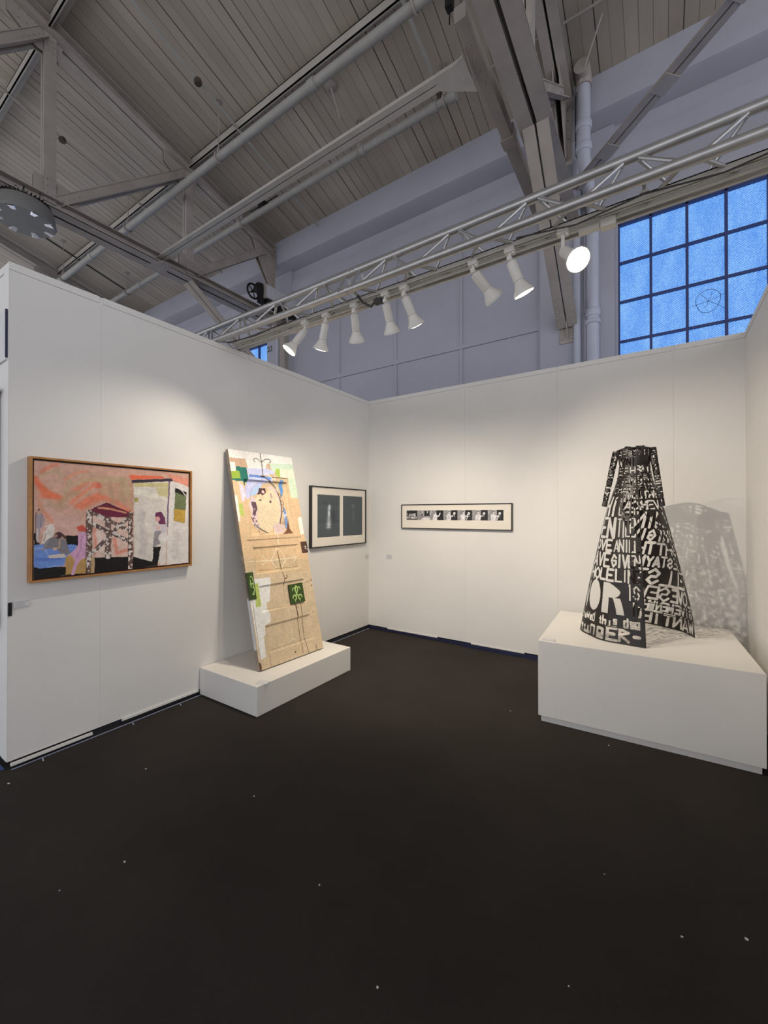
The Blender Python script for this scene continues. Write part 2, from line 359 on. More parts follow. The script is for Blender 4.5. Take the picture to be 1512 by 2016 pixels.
# paint strokes of the two pictures: P polygon, S stroke, C dab, SP speckled stroke; coordinates are fractions of the picture
PAINTING_ART=[
('P',(208, 165, 146),[(-0.029,-0.068),(1.071,-0.261),(1.071,1.398),(-0.029,1.083)]),
('P',(202, 158, 132),[(0.369,0.089),(0.576,0.112),(0.576,0.462),(0.467,0.369),(0.336,0.316)]),
('P',(214, 172, 158),[(0.001,0.369),(0.057,0.345),(0.127,0.467),(0.223,0.445),(0.278,0.576),(0.27,0.659),(0.163,0.648),(0.001,0.614)]),
('S',(221, 128, 98),0.0319,[(0.003,0.159),(0.057,0.274),(0.134,0.32)]),
('S',(226, 120, 84),0.0178,[(0.011,0.17),(0.05,0.298),(0.105,0.308)]),
('S',(222, 142, 112),0.0316,[(0.163,0.307),(0.254,0.19),(0.302,0.134)]),
('S',(226, 130, 100),0.0278,[(0.223,0.382),(0.294,0.304),(0.352,0.27)]),
('P',(216, 110, 84),[(0.309,0.163),(0.348,0.15),(0.376,0.195),(0.336,0.221)]),
('S',(194, 168, 136),0.0373,[(0.378,0.128),(0.513,0.103),(0.542,0.256)]),
('S',(196, 160, 130),0.0307,[(0.127,0.369),(0.193,0.269),(0.286,0.265)]),
('S',(190, 165, 135),0.0188,[(0.036,0.109),(0.119,0.076),(0.193,0.169),(0.155,0.27)]),
('S',(190, 160, 128),0.0283,[(0.494,0.146),(0.504,0.341)]),
('S',(226, 150, 124),0.0206,[(0.03,0.298),(0.036,0.416),(0.091,0.514)]),
('S',(217, 178, 165),0.0304,[(0.119,0.54),(0.193,0.57),(0.254,0.523)]),
('S',(221, 140, 112),0.0304,[(0.254,0.395),(0.387,0.295),(0.476,0.355),(0.561,0.44)]),
('S',(200, 165, 140),0.0234,[(0.119,0.15),(0.223,0.09),(0.336,0.066)]),
('S',(222, 130, 104),0.0166,[(0.036,0.097),(0.063,0.059),(0.119,0.015)]),
('S',(214, 168, 150),0.0326,[(0.336,0.039),(0.513,0.061),(0.714,0.033)]),
('S',(228, 118, 80),0.0207,[(0.006,0.147),(0.036,0.215),(0.077,0.273),(0.127,0.302)]),
('S',(230, 134, 104),0.0175,[(0.193,0.356),(0.254,0.267),(0.336,0.171)]),
('S',(224, 122, 90),0.0149,[(0.246,0.395),(0.319,0.317),(0.387,0.288)]),
('S',(198, 170, 134),0.0245,[(0.223,0.179),(0.286,0.136),(0.369,0.129)]),
('S',(186, 152, 122),0.0197,[(0.422,0.165),(0.44,0.328)]),
('S',(232, 150, 120),0.0124,[(0.155,0.147),(0.223,0.078),(0.286,0.058)]),
('S',(214, 176, 160),0.0184,[(0.036,0.334),(0.105,0.442),(0.155,0.468)]),
('S',(226, 126, 94),0.0132,[(0.476,0.397),(0.542,0.426)]),
('S',(190, 162, 130),0.0126,[(0.036,0.393),(0.091,0.357),(0.141,0.394)]),
('B',2),
('P',(236, 112, 76),[(0.546,0.065),(0.78,0.052),(0.808,0.074),(0.556,0.111)]),
('P',(228, 150, 128),[(0.808,0.015),(1,0.06),(1,0.15),(0.872,0.087)]),
('P',(222, 214, 204),[(0.576,0.126),(0.842,0.105),(0.825,0.616),(0.814,1),(0.581,0.899)]),
('P',(205, 192, 142),[(0.581,0.14),(0.837,0.118),(0.831,0.168),(0.581,0.179)]),
('P',(232, 226, 212),[(0.581,0.19),(0.814,0.261),(0.814,0.307),(0.581,0.257)]),
('P',(212, 200, 150),[(0.736,0.181),(0.834,0.171),(0.825,0.276),(0.758,0.256)]),
('P',(178, 165, 98),[(0.581,0.286),(0.61,0.289),(0.61,0.333),(0.581,0.333)]),
('S',(210, 200, 196),0.0521,[(0.631,0.427),(0.651,0.691),(0.641,0.866)]),
('S',(230, 222, 212),0.0426,[(0.693,0.369),(0.672,0.605)]),
('P',(229, 222, 216),[(0.848,0.089),(1.001,0.149),(1.001,1),(0.819,0.994),(0.831,0.586)]),
('S',(216, 208, 204),0.0532,[(0.895,0.653),(0.883,0.919)]),
('P',(52, 44, 58),[(0.561,0.113),(0.858,0.07),(0.874,0.096),(0.566,0.144)]),
('S',(112, 92, 122),0.0093,[(0.84,0.105),(0.825,0.585)]),
('P',(112, 122, 84),[(0.887,0.204),(0.981,0.232),(0.966,0.554),(0.875,0.526)]),
('P',(196, 160, 72),[(0.883,0.397),(0.975,0.414),(0.966,0.551),(0.875,0.526)]),
('P',(22, 18, 18),[(0.887,0.168),(0.981,0.211),(0.979,0.256),(0.886,0.212)]),
('S',(225, 218, 212),0.0075,[(0.925,0.17),(0.976,0.253)]),
('P',(18, 14, 14),[(0.163,0.642),(0.233,0.649),(0.236,0.741),(0.17,0.732)]),
('P',(18, 14, 14),[(0.001,0.614),(0.02,0.615),(0.028,0.716),(0.001,0.718)]),
('P',(18, 14, 14),[(0.327,0.856),(0.571,0.88),(0.714,0.949),(0.704,1.02),(0.571,1.023),(0.327,1.016)]),
('P',(18, 14, 14),[(-0.001,0.893),(0.163,0.921),(0.163,0.999),(-0.001,1.009)]),
('P',(20, 16, 14),[(0.163,0.986),(0.28,0.996),(0.28,1.022),(0.163,1.014)]),
('P',(58, 44, 30),[(0.741,1.002),(1.001,0.997),(1.001,1.052),(0.736,1.031)]),
('P',(112, 146, 214),[(0.001,0.713),(0.119,0.71),(0.225,0.734),(0.225,0.775),(0.164,0.828),(0.159,0.91),(0.036,0.919),(0.001,0.902)]),
('S',(140, 168, 224),0.0149,[(0.006,0.743),(0.057,0.75),(0.063,0.787)]),
('S',(92, 124, 200),0.018,[(0.016,0.838),(0.134,0.847)]),
('S',(140, 170, 225),0.0071,[(0.07,0.913),(0.155,0.894)]),
('P',(168, 155, 166),[(0.011,0.439),(0.057,0.464),(0.044,0.559),(0.031,0.572),(0.027,0.675),(0.012,0.691),(0.007,0.556)]),
('C',(196, 158, 138),0.0134,[(0.028,0.434)]),
('S',(208, 165, 146),0.0069,[(0.05,0.476),(0.081,0.556)]),
('P',(228, 219, 210),[(0.081,0.531),(0.109,0.576),(0.105,0.624),(0.06,0.705),(0.035,0.702),(0.048,0.618)]),
('S',(216, 198, 194),0.0093,[(0.016,0.58),(0.02,0.688)]),
('S',(140, 130, 140),0.0041,[(0.036,0.464),(0.034,0.57)]),
('S',(58, 44, 46),0.0026,[(0.011,0.439),(0.007,0.556),(0.012,0.691)]),
('S',(120, 108, 120),0.0034,[(0.036,0.446),(0.053,0.512)]),
('C',(92, 60, 50),0.006,[(0.023,0.418)]),
('S',(232, 222, 214),0.0069,[(0.057,0.559),(0.098,0.55)]),
('S',(188, 150, 132),0.0054,[(0.048,0.677),(0.06,0.619)]),
('P',(130, 126, 132),[(0.077,0.663),(0.119,0.643),(0.17,0.695),(0.19,0.807),(0.148,0.815),(0.112,0.758),(0.07,0.754),(0.042,0.75),(0.057,0.69)]),
('S',(150, 146, 152),0.0095,[(0.068,0.686),(0.042,0.762)]),
('C',(72, 46, 52),0.0202,[(0.125,0.64)]),
('S',(72, 46, 52),0.0147,[(0.134,0.626),(0.163,0.666)]),
('C',(168, 128, 114),0.01,[(0.112,0.644)]),
('S',(196, 166, 140),0.0086,[(0.134,0.675),(0.131,0.749),(0.112,0.758)]),
('C',(208, 178, 164),0.0107,[(0.108,0.757)]),
('P',(214, 200, 190),[(0.067,0.811),(0.155,0.804),(0.164,0.84),(0.084,0.836)]),
('P',(192, 152, 92),[(0.163,0.828),(0.28,0.845),(0.28,1),(0.163,0.989)]),
('P',(216, 168, 198),[(0.235,0.624),(0.283,0.615),(0.283,0.848),(0.248,0.868),(0.225,0.927),(0.212,1.008),(0.194,0.999),(0.215,0.875),(0.191,0.807),(0.231,0.75)]),
('S',(196, 140, 176),0.0063,[(0.254,0.651),(0.246,0.778),(0.223,0.838)]),
('P',(202, 88, 72),[(0.222,0.572),(0.254,0.554),(0.283,0.583),(0.283,0.613),(0.235,0.613)]),
('P',(222, 192, 178),[(0.317,0.474),(0.544,0.482),(0.544,0.878),(0.317,0.857)]),
('S',(226, 152, 134),0.0184,[(0.327,0.58),(0.336,0.738),(0.327,0.829)]),
('S',(226, 150, 130),0.0242,[(0.449,0.698),(0.467,0.838),(0.532,0.806)]),
('S',(232, 210, 200),0.0344,[(0.352,0.634),(0.369,0.796)]),
('S',(228, 160, 140),0.0169,[(0.467,0.535),(0.532,0.623)]),
('SP',(112, 86, 80),0.0392,[(0.411,0.494),(0.409,0.856)]),
('P',(112, 36, 62),[(0.285,0.429),(0.4,0.342),(0.544,0.433),(0.537,0.485),(0.404,0.485),(0.327,0.441),(0.294,0.443)]),
('S',(226, 162, 124),0.0116,[(0.352,0.396),(0.422,0.403),(0.524,0.439)]),
('S',(90, 28, 50),0.0071,[(0.327,0.395),(0.404,0.356),(0.513,0.425)]),
('SP',(104, 82, 78),0.027,[(0.319,0.448),(0.542,0.61)]),
('SP',(96, 74, 72),0.0269,[(0.309,0.545),(0.537,0.715)]),
('SP',(104, 84, 80),0.0252,[(0.302,0.836),(0.422,0.654),(0.561,0.462)]),
('SP',(108, 80, 74),0.0312,[(0.297,0.434),(0.297,0.851),(0.293,1.011)]),
('SP',(108, 80, 74),0.0324,[(0.557,0.447),(0.557,1.017)]),
('S',(192, 162, 112),0.0166,[(0.316,0.867),(0.314,1.004)]),
('S',(30, 22, 22),0.0025,[(0.28,0.434),(0.278,1.009)]),
('S',(30, 22, 22),0.0024,[(0.312,0.454),(0.309,0.853)]),
('S',(30, 22, 22),0.0029,[(0.542,0.454),(0.54,1.005)]),
('P',(112, 52, 88),[(0.734,0.438),(0.78,0.428),(0.809,0.492),(0.809,0.563),(0.763,0.56),(0.729,0.474)]),
('C',(226, 168, 164),0.0199,[(0.749,0.505)]),
('P',(216, 206, 212),[(0.725,0.567),(0.816,0.566),(0.827,0.694),(0.769,0.767),(0.72,0.716)]),
('C',(222, 184, 176),0.0155,[(0.753,0.596)]),
('P',(158, 150, 156),[(0.729,0.632),(0.78,0.628),(0.769,0.767),(0.714,0.805),(0.72,0.698)]),
('P',(228, 219, 214),[(0.769,0.802),(0.809,0.797),(0.809,0.987),(0.769,0.995)]),
('C',(232, 226, 222),0.0364,[(0.793,0.703)]),
('P',(22, 18, 22),[(0.72,0.797),(0.775,0.795),(0.753,0.974),(0.747,1.027),(0.701,1.018),(0.714,0.922)]),
('P',(52, 52, 46),[(0.651,0.996),(0.747,0.979),(0.749,1.034),(0.656,1.024)]),
]
DOOR_ART=[
('P',(222, 190, 150),[(-0.035,0.144),(0.308,0.149),(1.006,0.212),(1.059,0.469),(1.022,0.552),(-0.013,0.513)]),
('P',(238, 235, 229),[(-0.011,-0.005),(1.019,-0.003),(1.014,0.039),(0.594,0.048),(0.546,0.051),(0.528,0.079),(0.25,0.086),(0.233,0.039),(0.005,0.042)]),
('P',(202, 168, 140),[(0.005,0.042),(0.218,0.039),(0.225,0.083),(0.072,0.085),(0.073,0.061),(0.006,0.062)]),
('P',(236, 231, 223),[(-0.002,0.062),(0.073,0.061),(0.074,0.104),(-0.002,0.105)]),
('P',(205, 207, 236),[(0.227,0.086),(0.528,0.078),(0.653,0.083),(0.654,0.103),(0.461,0.114),(0.237,0.115)]),
('P',(198, 203, 240),[(0.231,0.113),(0.586,0.13),(0.613,0.143),(0.462,0.153),(0.372,0.2),(0.248,0.221),(0.165,0.241),(0.178,0.183),(0.221,0.153)]),
('P',(182, 206, 236),[(0.293,0.181),(0.443,0.153),(0.412,0.18),(0.322,0.214),(0.238,0.222)]),
('P',(32, 112, 98),[(0.073,0.083),(0.228,0.082),(0.223,0.151),(0.194,0.152),(0.186,0.171),(0.144,0.171),(0.147,0.153),(0.075,0.153),(-0.007,0.15),(-0.008,0.142),(0.112,0.139),(0.118,0.103),(0.073,0.104)]),
('P',(152, 178, 62),[(-0.011,0.105),(0.118,0.103),(0.115,0.14),(-0.012,0.142)]),
('P',(98, 138, 207),[(0.245,0.116),(0.45,0.117),(0.477,0.123),(0.473,0.131),(0.24,0.128)]),
('P',(112, 152, 221),[(0.48,0.116),(0.591,0.124),(0.561,0.138),(0.478,0.13)]),
('P',(204, 224, 200),[(0.61,0.048),(1.008,0.038),(1.006,0.069),(0.752,0.074),(0.687,0.074),(0.666,0.095),(0.628,0.086),(0.589,0.059)]),
('P',(229, 229, 206),[(0.754,0.071),(1.01,0.069),(1,0.118),(0.861,0.121),(0.742,0.115)]),
('P',(172, 197, 92),[(0.688,0.073),(0.754,0.071),(0.741,0.117),(0.67,0.108)]),
('P',(207, 224, 197),[(0.867,0.12),(1.001,0.117),(1.002,0.224),(0.863,0.223)]),
('P',(206, 178, 152),[(0.551,0.051),(0.604,0.05),(0.602,0.076),(0.54,0.074)]),
('P',(239, 236, 223),[(0.924,0.329),(1.012,0.327),(1.021,0.417),(0.924,0.42)]),
('P',(222, 212, 228),[(0.082,0.154),(0.143,0.184),(0.155,0.221),(0.118,0.25),(0.089,0.25),(0.082,0.203)]),
('P',(187, 202, 102),[(0.041,0.26),(0.084,0.261),(0.092,0.32),(0.038,0.319)]),
('P',(241, 237, 223),[(-0.013,0.221),(0.038,0.222),(0.031,0.345),(-0.008,0.346)]),
('P',(226, 204, 204),[(0.248,0.221),(0.347,0.232),(0.288,0.342),(0.329,0.377),(0.277,0.385),(0.215,0.356),(0.215,0.295),(0.201,0.264)]),
('P',(222, 198, 194),[(0.494,0.172),(0.601,0.163),(0.669,0.196),(0.708,0.246),(0.686,0.312),(0.638,0.361),(0.714,0.362),(0.682,0.401),(0.551,0.409),(0.515,0.38),(0.538,0.354),(0.615,0.345),(0.67,0.236),(0.588,0.19)]),
('P',(231, 212, 178),[(0.356,0.213),(0.477,0.208),(0.575,0.177),(0.628,0.196),(0.675,0.229),(0.673,0.296),(0.622,0.354),(0.548,0.357),(0.492,0.389),(0.424,0.4),(0.329,0.377),(0.3,0.336),(0.316,0.279),(0.312,0.232)]),
('P',(80, 54, 60),[(0.391,0.178),(0.491,0.178),(0.487,0.198),(0.436,0.214),(0.408,0.206),(0.346,0.213),(0.373,0.196)]),
('C',(236, 202, 192),0.0221,[(0.444,0.196)]),
('P',(104, 78, 88),[(0.245,0.247),(0.311,0.248),(0.322,0.279),(0.274,0.314),(0.236,0.311),(0.258,0.283),(0.242,0.264)]),
('C',(180, 150, 158),0.0133,[(0.277,0.283)]),
('P',(100, 78, 80),[(0.353,0.24),(0.398,0.231),(0.398,0.243)]),
('C',(124, 98, 98),0.0175,[(0.538,0.245)]),
('S',(178, 152, 154),0.0228,[(0.56,0.204),(0.571,0.223)]),
('S',(112, 84, 92),0.0111,[(0.212,0.323),(0.235,0.344),(0.226,0.332),(0.265,0.329)]),
('C',(96, 72, 78),0.0113,[(0.278,0.342)]),
('S',(128, 98, 108),0.0094,[(0.272,0.314),(0.226,0.332),(0.247,0.347)]),
('P',(98, 148, 203),[(0.724,0.13),(0.779,0.133),(0.778,0.188),(0.729,0.229),(0.725,0.195),(0.714,0.161)]),
('P',(124, 154, 203),[(0.742,0.262),(0.77,0.296),(0.773,0.373),(0.721,0.389),(0.717,0.355),(0.725,0.296)]),
('P',(116, 78, 58),[(0.784,0.333),(0.788,0.386),(0.835,0.41),(0.632,0.413),(0.731,0.392)]),
('S',(92, 82, 78),0.0123,[(0.468,0.001),(0.472,0.046),(0.462,0.115)]),
('S',(92, 82, 78),0.0095,[(0.472,0.046),(0.542,0.027),(0.605,0.026),(0.627,0.037),(0.596,0.045)]),
('S',(92, 82, 78),0.009,[(0.46,0.047),(0.419,0.032),(0.37,0.03),(0.348,0.041),(0.374,0.048)]),
('S',(96, 86, 80),0.0148,[(0.448,0.12),(0.569,0.144),(0.643,0.163),(0.687,0.202),(0.708,0.246),(0.699,0.296),(0.64,0.356)]),
('S',(158, 158, 182),0.0057,[(0.432,0.134),(0.293,0.181),(0.246,0.207),(0.235,0.248)]),
('S',(112, 106, 96),0.0153,[(0.252,0.358),(0.318,0.38),(0.424,0.402)]),
('S',(122, 112, 100),0.0065,[(0.255,0.351),(0.23,0.366),(0.291,0.376),(0.29,0.357)]),
('S',(122, 112, 100),0.0067,[(0.29,0.379),(0.305,0.407),(0.384,0.402)]),
('S',(236, 232, 228),0.0086,[(0.664,0.162),(0.701,0.175),(0.683,0.189),(0.658,0.176)]),
('S',(100, 90, 86),0.0087,[(0.699,0.2),(0.727,0.208),(0.707,0.226)]),
('S',(100, 90, 86),0.0087,[(0.713,0.236),(0.755,0.249),(0.742,0.262),(0.713,0.256)]),
('S',(100, 90, 86),0.0086,[(0.717,0.269),(0.74,0.282),(0.714,0.296)]),
('S',(236, 232, 228),0.0087,[(0.723,0.299),(0.731,0.326),(0.772,0.309),(0.714,0.316)]),
('S',(110, 100, 100),0.0085,[(0.674,0.352),(0.719,0.349),(0.723,0.36),(0.681,0.36)]),
('S',(230, 232, 242),0.0057,[(0.322,0.138),(0.294,0.153),(0.377,0.15),(0.239,0.176),(0.252,0.189)]),
('S',(240, 240, 240),0.0095,[(0.536,0.104),(0.607,0.13),(0.635,0.136),(0.653,0.112)]),
('S',(40, 34, 36),0.0182,[(0.427,0.121),(0.474,0.12)]),
('S',(90, 70, 50),0.011,[(0.6,0.122),(0.861,0.12)]),
('S',(241, 227, 194),0.0111,[(0.535,0.39),(0.538,0.424),(0.541,0.452)]),
('P',(212, 190, 157),[(-0.024,0.556),(0.382,0.601),(1.039,0.611),(1.045,1.014),(-0.008,1.006),(-0.042,0.689)]),
('P',(220, 188, 146),[(0.142,0.473),(0.444,0.475),(0.396,0.595),(0.151,0.59)]),
('P',(234, 232, 226),[(0.091,0.611),(0.327,0.612),(0.325,0.646),(0.285,0.72),(0.236,0.722),(0.23,0.769),(0.25,0.772),(0.243,0.809),(0.147,0.823),(0.146,0.858),(0.117,0.864),(0.106,0.953),(0.023,0.957),(0.015,0.827),(0.005,0.692)]),
('P',(182, 197, 107),[(0.097,0.632),(0.145,0.631),(0.143,0.733),(0.066,0.735)]),
('S',(241, 227, 197),0.009,[(0.075,0.531),(0.131,0.531)]),
('S',(241, 227, 197),0.0101,[(0.177,0.533),(0.316,0.532),(0.403,0.536),(0.624,0.533),(0.809,0.534)]),
('S',(241, 227, 197),0.0096,[(0.273,0.508),(0.328,0.53)]),
('S',(241, 227, 197),0.0096,[(0.253,0.551),(0.325,0.535)]),
('S',(241, 227, 197),0.0111,[(0.766,0.519),(0.809,0.534),(0.762,0.55)]),
('S',(241, 227, 197),0.0103,[(0.404,0.533),(0.497,0.483),(0.555,0.483),(0.614,0.53),(0.622,0.538),(0.546,0.575)]),
('S',(241, 227, 197),0.01,[(0.4,0.542),(0.457,0.574)]),
('S',(241, 227, 194),0.0127,[(0.54,0.409),(0.53,0.463)]),
('S',(112, 96, 60),0.0126,[(0.514,0.495),(0.529,0.585)]),
('S',(84, 58, 42),0.0091,[(0.531,0.598),(0.549,0.631),(0.52,0.664)]),
('S',(84, 58, 42),0.0092,[(0.545,0.628),(0.579,0.629),(0.594,0.618),(0.581,0.615)]),
('S',(120, 98, 80),0.0045,[(0.517,0.671),(0.522,0.706)]),
('S',(64, 40, 30),0.014,[(0.646,0.755),(0.659,0.77),(0.662,0.819)]),
('S',(84, 60, 44),0.0069,[(0.662,0.819),(0.653,0.921),(0.652,0.99)]),
('S',(74, 50, 36),0.0071,[(0.739,0.758),(0.736,0.818),(0.719,0.934),(0.739,0.999)]),
('S',(72, 64, 58),0.0038,[(0.032,0.7),(0.029,0.969)]),
('S',(232, 218, 194),0.0078,[(0.534,0.771),(0.525,0.832),(0.548,0.864),(0.527,0.912)]),
('S',(232, 218, 194),0.0078,[(0.482,0.922),(0.529,0.909),(0.583,0.922)]),
('S',(90, 66, 48),0.0039,[(0.157,0.943),(0.154,1.003)]),
('S',(84, 60, 44),0.0086,[(0.878,0.973),(0.884,1)]),
('P',(94, 64, 54),[(-0.024,0.956),(0.029,0.972),(0.024,1.006),(-0.025,1.002)]),
('C',(80, 56, 44),0.011,[(0.531,0.974)]),
('C',(90, 66, 50),0.007,[(0.689,0.776)]),
('C',(90, 66, 50),0.0075,[(0.924,0.814)]),
('C',(60, 44, 36),0.0104,[(0.984,0.658)]),
('C',(70, 50, 40),0.0103,[(0.978,0.685)]),
('S',(120, 96, 76),0.0038,[(0.835,0.667),(0.982,0.66)]),
('S',(226, 208, 184),0.0075,[(0.944,0.725),(0.904,0.726),(0.929,0.739),(0.9,0.744)]),
('S',(120, 96, 76),0.005,[(0.876,0.618),(0.876,0.64)]),
('S',(120, 96, 76),0.005,[(0.913,0.622),(0.92,0.642)]),
('S',(96, 74, 58),0.0033,[(0.188,0.931),(0.814,0.932)]),
('S',(96, 74, 58),0.0034,[(0.201,0.752),(0.804,0.764)]),
('S',(96, 74, 58),0.0034,[(0.189,0.575),(0.802,0.58)]),
('S',(150, 122, 90),0.0035,[(0.088,0.432),(0.932,0.43)]),
]
AMB = 1.85; EXPO = 0.0
# ------------------------------------------------------------------ the place: booth walls, floor
WH, BX, LY = 3.05, 3.862, -3.715      # booth wall height, right wall X, near end of the left wall
f = MB().box((-1.7,-5.6,-.008),(5.3,1.5,0)); struct('floor', f, 'carpet')
f = MB().box((-18,-18,-.08),(14,1.5,-.008)); struct('floor_bounce', f, 'bouncefloor')  # unseen pale floor beyond the carpet, added to bounce light up to the trusses

def panel_wall(name, p0, d, n, length, seams, t=.09, zb=.045):
    """row of white panels along d from p0 with hairline seams, on a slightly recessed core; n points into the booth"""
    p0, d, n = V(p0), V(d), V(n); m = MB()
    def slab(a, b, z0, z1, front, back):
        A = p0+d*a+n*front; B = p0+d*b+n*back
        m.box((min(A.x,B.x),min(A.y,B.y),z0),(max(A.x,B.x),max(A.y,B.y),z1))
    e = [0]+list(seams)+[length]
    slab(0, length, zb+.004, 3.0495, -.004, -t)
    for a, b in zip(e[:-1], e[1:]): slab(a+(.0004 if a else 0), b-(.0004 if b < length else 0), zb, 3.001, 0, -.004)
    o = struct(name, m, 'wall')
    k = MB()
    for a, b in zip(e[:-1], e[1:]):
        A = p0+d*(a+(.012 if a else 0))+n*.003; B = p0+d*(b-(.012 if b < length else 0))-n*(t+.003)
        k.box((min(A.x,B.x),min(A.y,B.y),3.006),(max(A.x,B.x),max(A.y,B.y),WH+.001))
    return o, k
wl, kl = panel_wall('wall_left', (0,0,0), (0,-1,0), (1,0,0), -LY, (.95, 1.976, 3.222))
wb, kb = panel_wall('wall_back', (-.09,0,0), (1,0,0), (0,-1,0), BX+.18, (1.47, 2.48, 3.46))
wr, kr = panel_wall('wall_right', (BX,0,0), (0,-1,0), (-1,0,0), 3.9, (1.22, 2.44))
wo, ko = panel_wall('wall_outer', (-.09,LY,0), (-1,0,0), (0,-1,0), 3.2, (1.1, 2.2))
# the near end of the left wall is closed by a white post
struct('trim_1', kl, 'wall'); struct('trim_2', kb, 'wall'); struct('trim_3', kr, 'wall'); struct('trim_4', ko, 'wall')
struct('trim_5', MB().box((-.0905,LY-.0015,.045),(-.0003,LY-.0003,WH)), 'wall')

# skirting in the gap under the panels
s = MB().box((-.06,LY+.03,0),(-.012,-.005,.05)); struct('baseboard_left', s, 'recess')
s = MB().box((-.06,.012,0),(BX+.05,.06,.05)); s.beam((.02,-.012,.018),(BX-.02,-.012,.018),.012,.03); struct('baseboard_back', s, 'navy')
s = MB().box((BX+.012,-3.85,0),(BX+.06,-.01,.05)); struct('baseboard_right', s, 'navy')
s = MB().box((-3.2,LY+.02,0),(-.1,LY+.06,.05)); struct('baseboard_outer', s, 'recess')
# white packing strips under the left wall
for (a, b, z, dx, lab) in ((-3.70,-3.27,.030,.012,'white packing strip lying under the near end of the left wall'),
                          (-3.08,-2.48,.042,.006,'white packing strip under the left wall, running up to the small plinth')):
    tag(obj('packing_strip', MB().box((.001,a,z-.012),(dx+.004,b,z+.004)), 'wall'), lab, 'strip', 'packing strips under the left wall')
for (a, b, lab) in ((.30,1.02,'white packing strip under the back wall nearest the corner'),(1.45,2.05,'white packing strip under the back wall beside the big plinth')):
    tag(obj('packing_strip', MB().box((a,-.006,.034),(b,-.001,.046)), 'wall'), lab, 'strip', 'packing strips under the back wall')
# floor tape
def tape(pts, w, m, label, name='floor_tape'):
    t = MB()
    for p, q in zip(pts[:-1], pts[1:]): t.beam((*p,.002),(*q,.002), w, .002)
    return tag(obj(name, t, m), label, 'tape')
tape([(.022,-3.70),(.022,-2.47)], .010, 'paletape', 'thin pale tape line on the carpet along the left wall')
tape([(.022,-1.34),(.022,-.03)], .008, 'paletape', 'thin pale tape line on the carpet between the small plinth and the wall corner')
tape([(-.02,-3.74),(-.40,-3.74)], .04, 'bluetape', 'blue tape on the floor outside the near end of the left wall')
tape([(1.35,-.045),(2.50,-.030)], .035, 'navy', 'dark blue plastic tape lying along the back wall by the big plinth')
for y, lab in ((-3.55,'small pale tape tick beside the tape line, near the left wall end'),(-3.02,'pale tape tick beside the tape line, middle of the three by the left wall'),(-2.66,'pale tape tick beside the tape line, next to the small plinth')):
    tag(obj('tape_tick', MB().beam((.025,y,.0025),(.075,y-.012,.0025),.007,.002), 'paletape'), lab, 'tape', 'tape ticks by the left wall')

# ------------------------------------------------------------------ the hall
HY, EY, EZ, SL = 1.5, 1.2, 7.0, .25     # hall wall, eave beam face, deck height at the eave, roof slope
def deck_z(y): return EZ + SL*(EY-y)
RY = -8.4                                # ridge
d = MB()
d.add([(-18,1.7,deck_z(1.7)),(14,1.7,deck_z(1.7)),(14,RY,deck_z(RY)),(-18,RY,deck_z(RY)),(-18,1.7,deck_z(1.7)+.06),(14,1.7,deck_z(1.7)+.06),(14,RY,deck_z(RY)+.06),(-18,RY,deck_z(RY)+.06)],
      [(0,1,2,3),(7,6,5,4),(0,4,5,1),(1,5,6,2),(2,6,7,3),(3,7,4,0)])
y2 = 2*RY-1.7
d.add([(-18,RY,deck_z(RY)),(14,RY,deck_z(RY)),(14,y2,deck_z(1.7)),(-18,y2,deck_z(1.7)),(-18,RY,deck_z(RY)+.06),(14,RY,deck_z(RY)+.06),(14,y2,deck_z(1.7)+.06),(-18,y2,deck_z(1.7)+.06)],
      [(0,1,2,3),(7,6,5,4),(0,4,5,1),(1,5,6,2),(2,6,7,3),(3,7,4,0)])
struct('ceiling', d, 'deck')
# window openings: W1 right, W2 left (both top 5.24)
W1 = (2.836, 5.70); W2 = (-7.4, -3.74); WT = 5.24; WB = 1.24
w = MB()
w.box((-18,HY,0),(W2[0],HY+.2,7.0)); w.box((W2[0],HY,WT),(W2[1],HY+.2,7.0)); w.box((W2[0],HY,0),(W2[1],HY+.2,WB))
w.box((W2[1],HY,0),(W1[0],HY+.2,7.0)); w.box((W1[0],HY,WT),(W1[1],HY+.2,7.0)); w.box((W1[0],HY,0),(W1[1],HY+.2,WB)); w.box((W1[1],HY,0),(14,HY+.2,7.0))
struct('wall_hall', w, 'hall')
# eave beam with its stepped face
b = MB(); prof = [(EY,EZ+.02),(EY,6.55),(EY+.05,6.53),(HY+.02,6.50),(HY+.02,EZ+.02)]
b.prism([(-18,y,z) for y, z in prof], (32,0,0))
struct('eave_beam', b, 'concrete')
# lower rounded ledge under the soffit
b = MB(); prof = [(HY+.01,6.32),(HY-.03,6.30),(HY-.05,6.20),(HY-.03,6.08),(HY+.01,6.06)]
b.prism([(-18,y,z) for y, z in prof], (32,0,0)); struct('trim_6', b, 'concrete')
# battens on the hall wall panels
b = MB()
for x in (-1.76,-.5,.70): b.box((x-.022,HY-.018,0),(x+.022,HY+.01,6.0))
struct('trim_7', b, 'hall')
struct('trim_8', MB().box((-2.98,HY-.026,4.10),(1.892,HY+.01,4.165)), 'hall')
# pilasters behind the trusses
for x0, x1 in ((1.892,2.80),(-3.70,-2.98),(-9.3,-8.4)):
    b = MB().box((x0,HY-.06,0),(x1,HY+.01,6.5)); b.box((x0-.03,HY-.03,0),(x0,HY+.01,6.5)); struct('pilaster', b, 'hall')

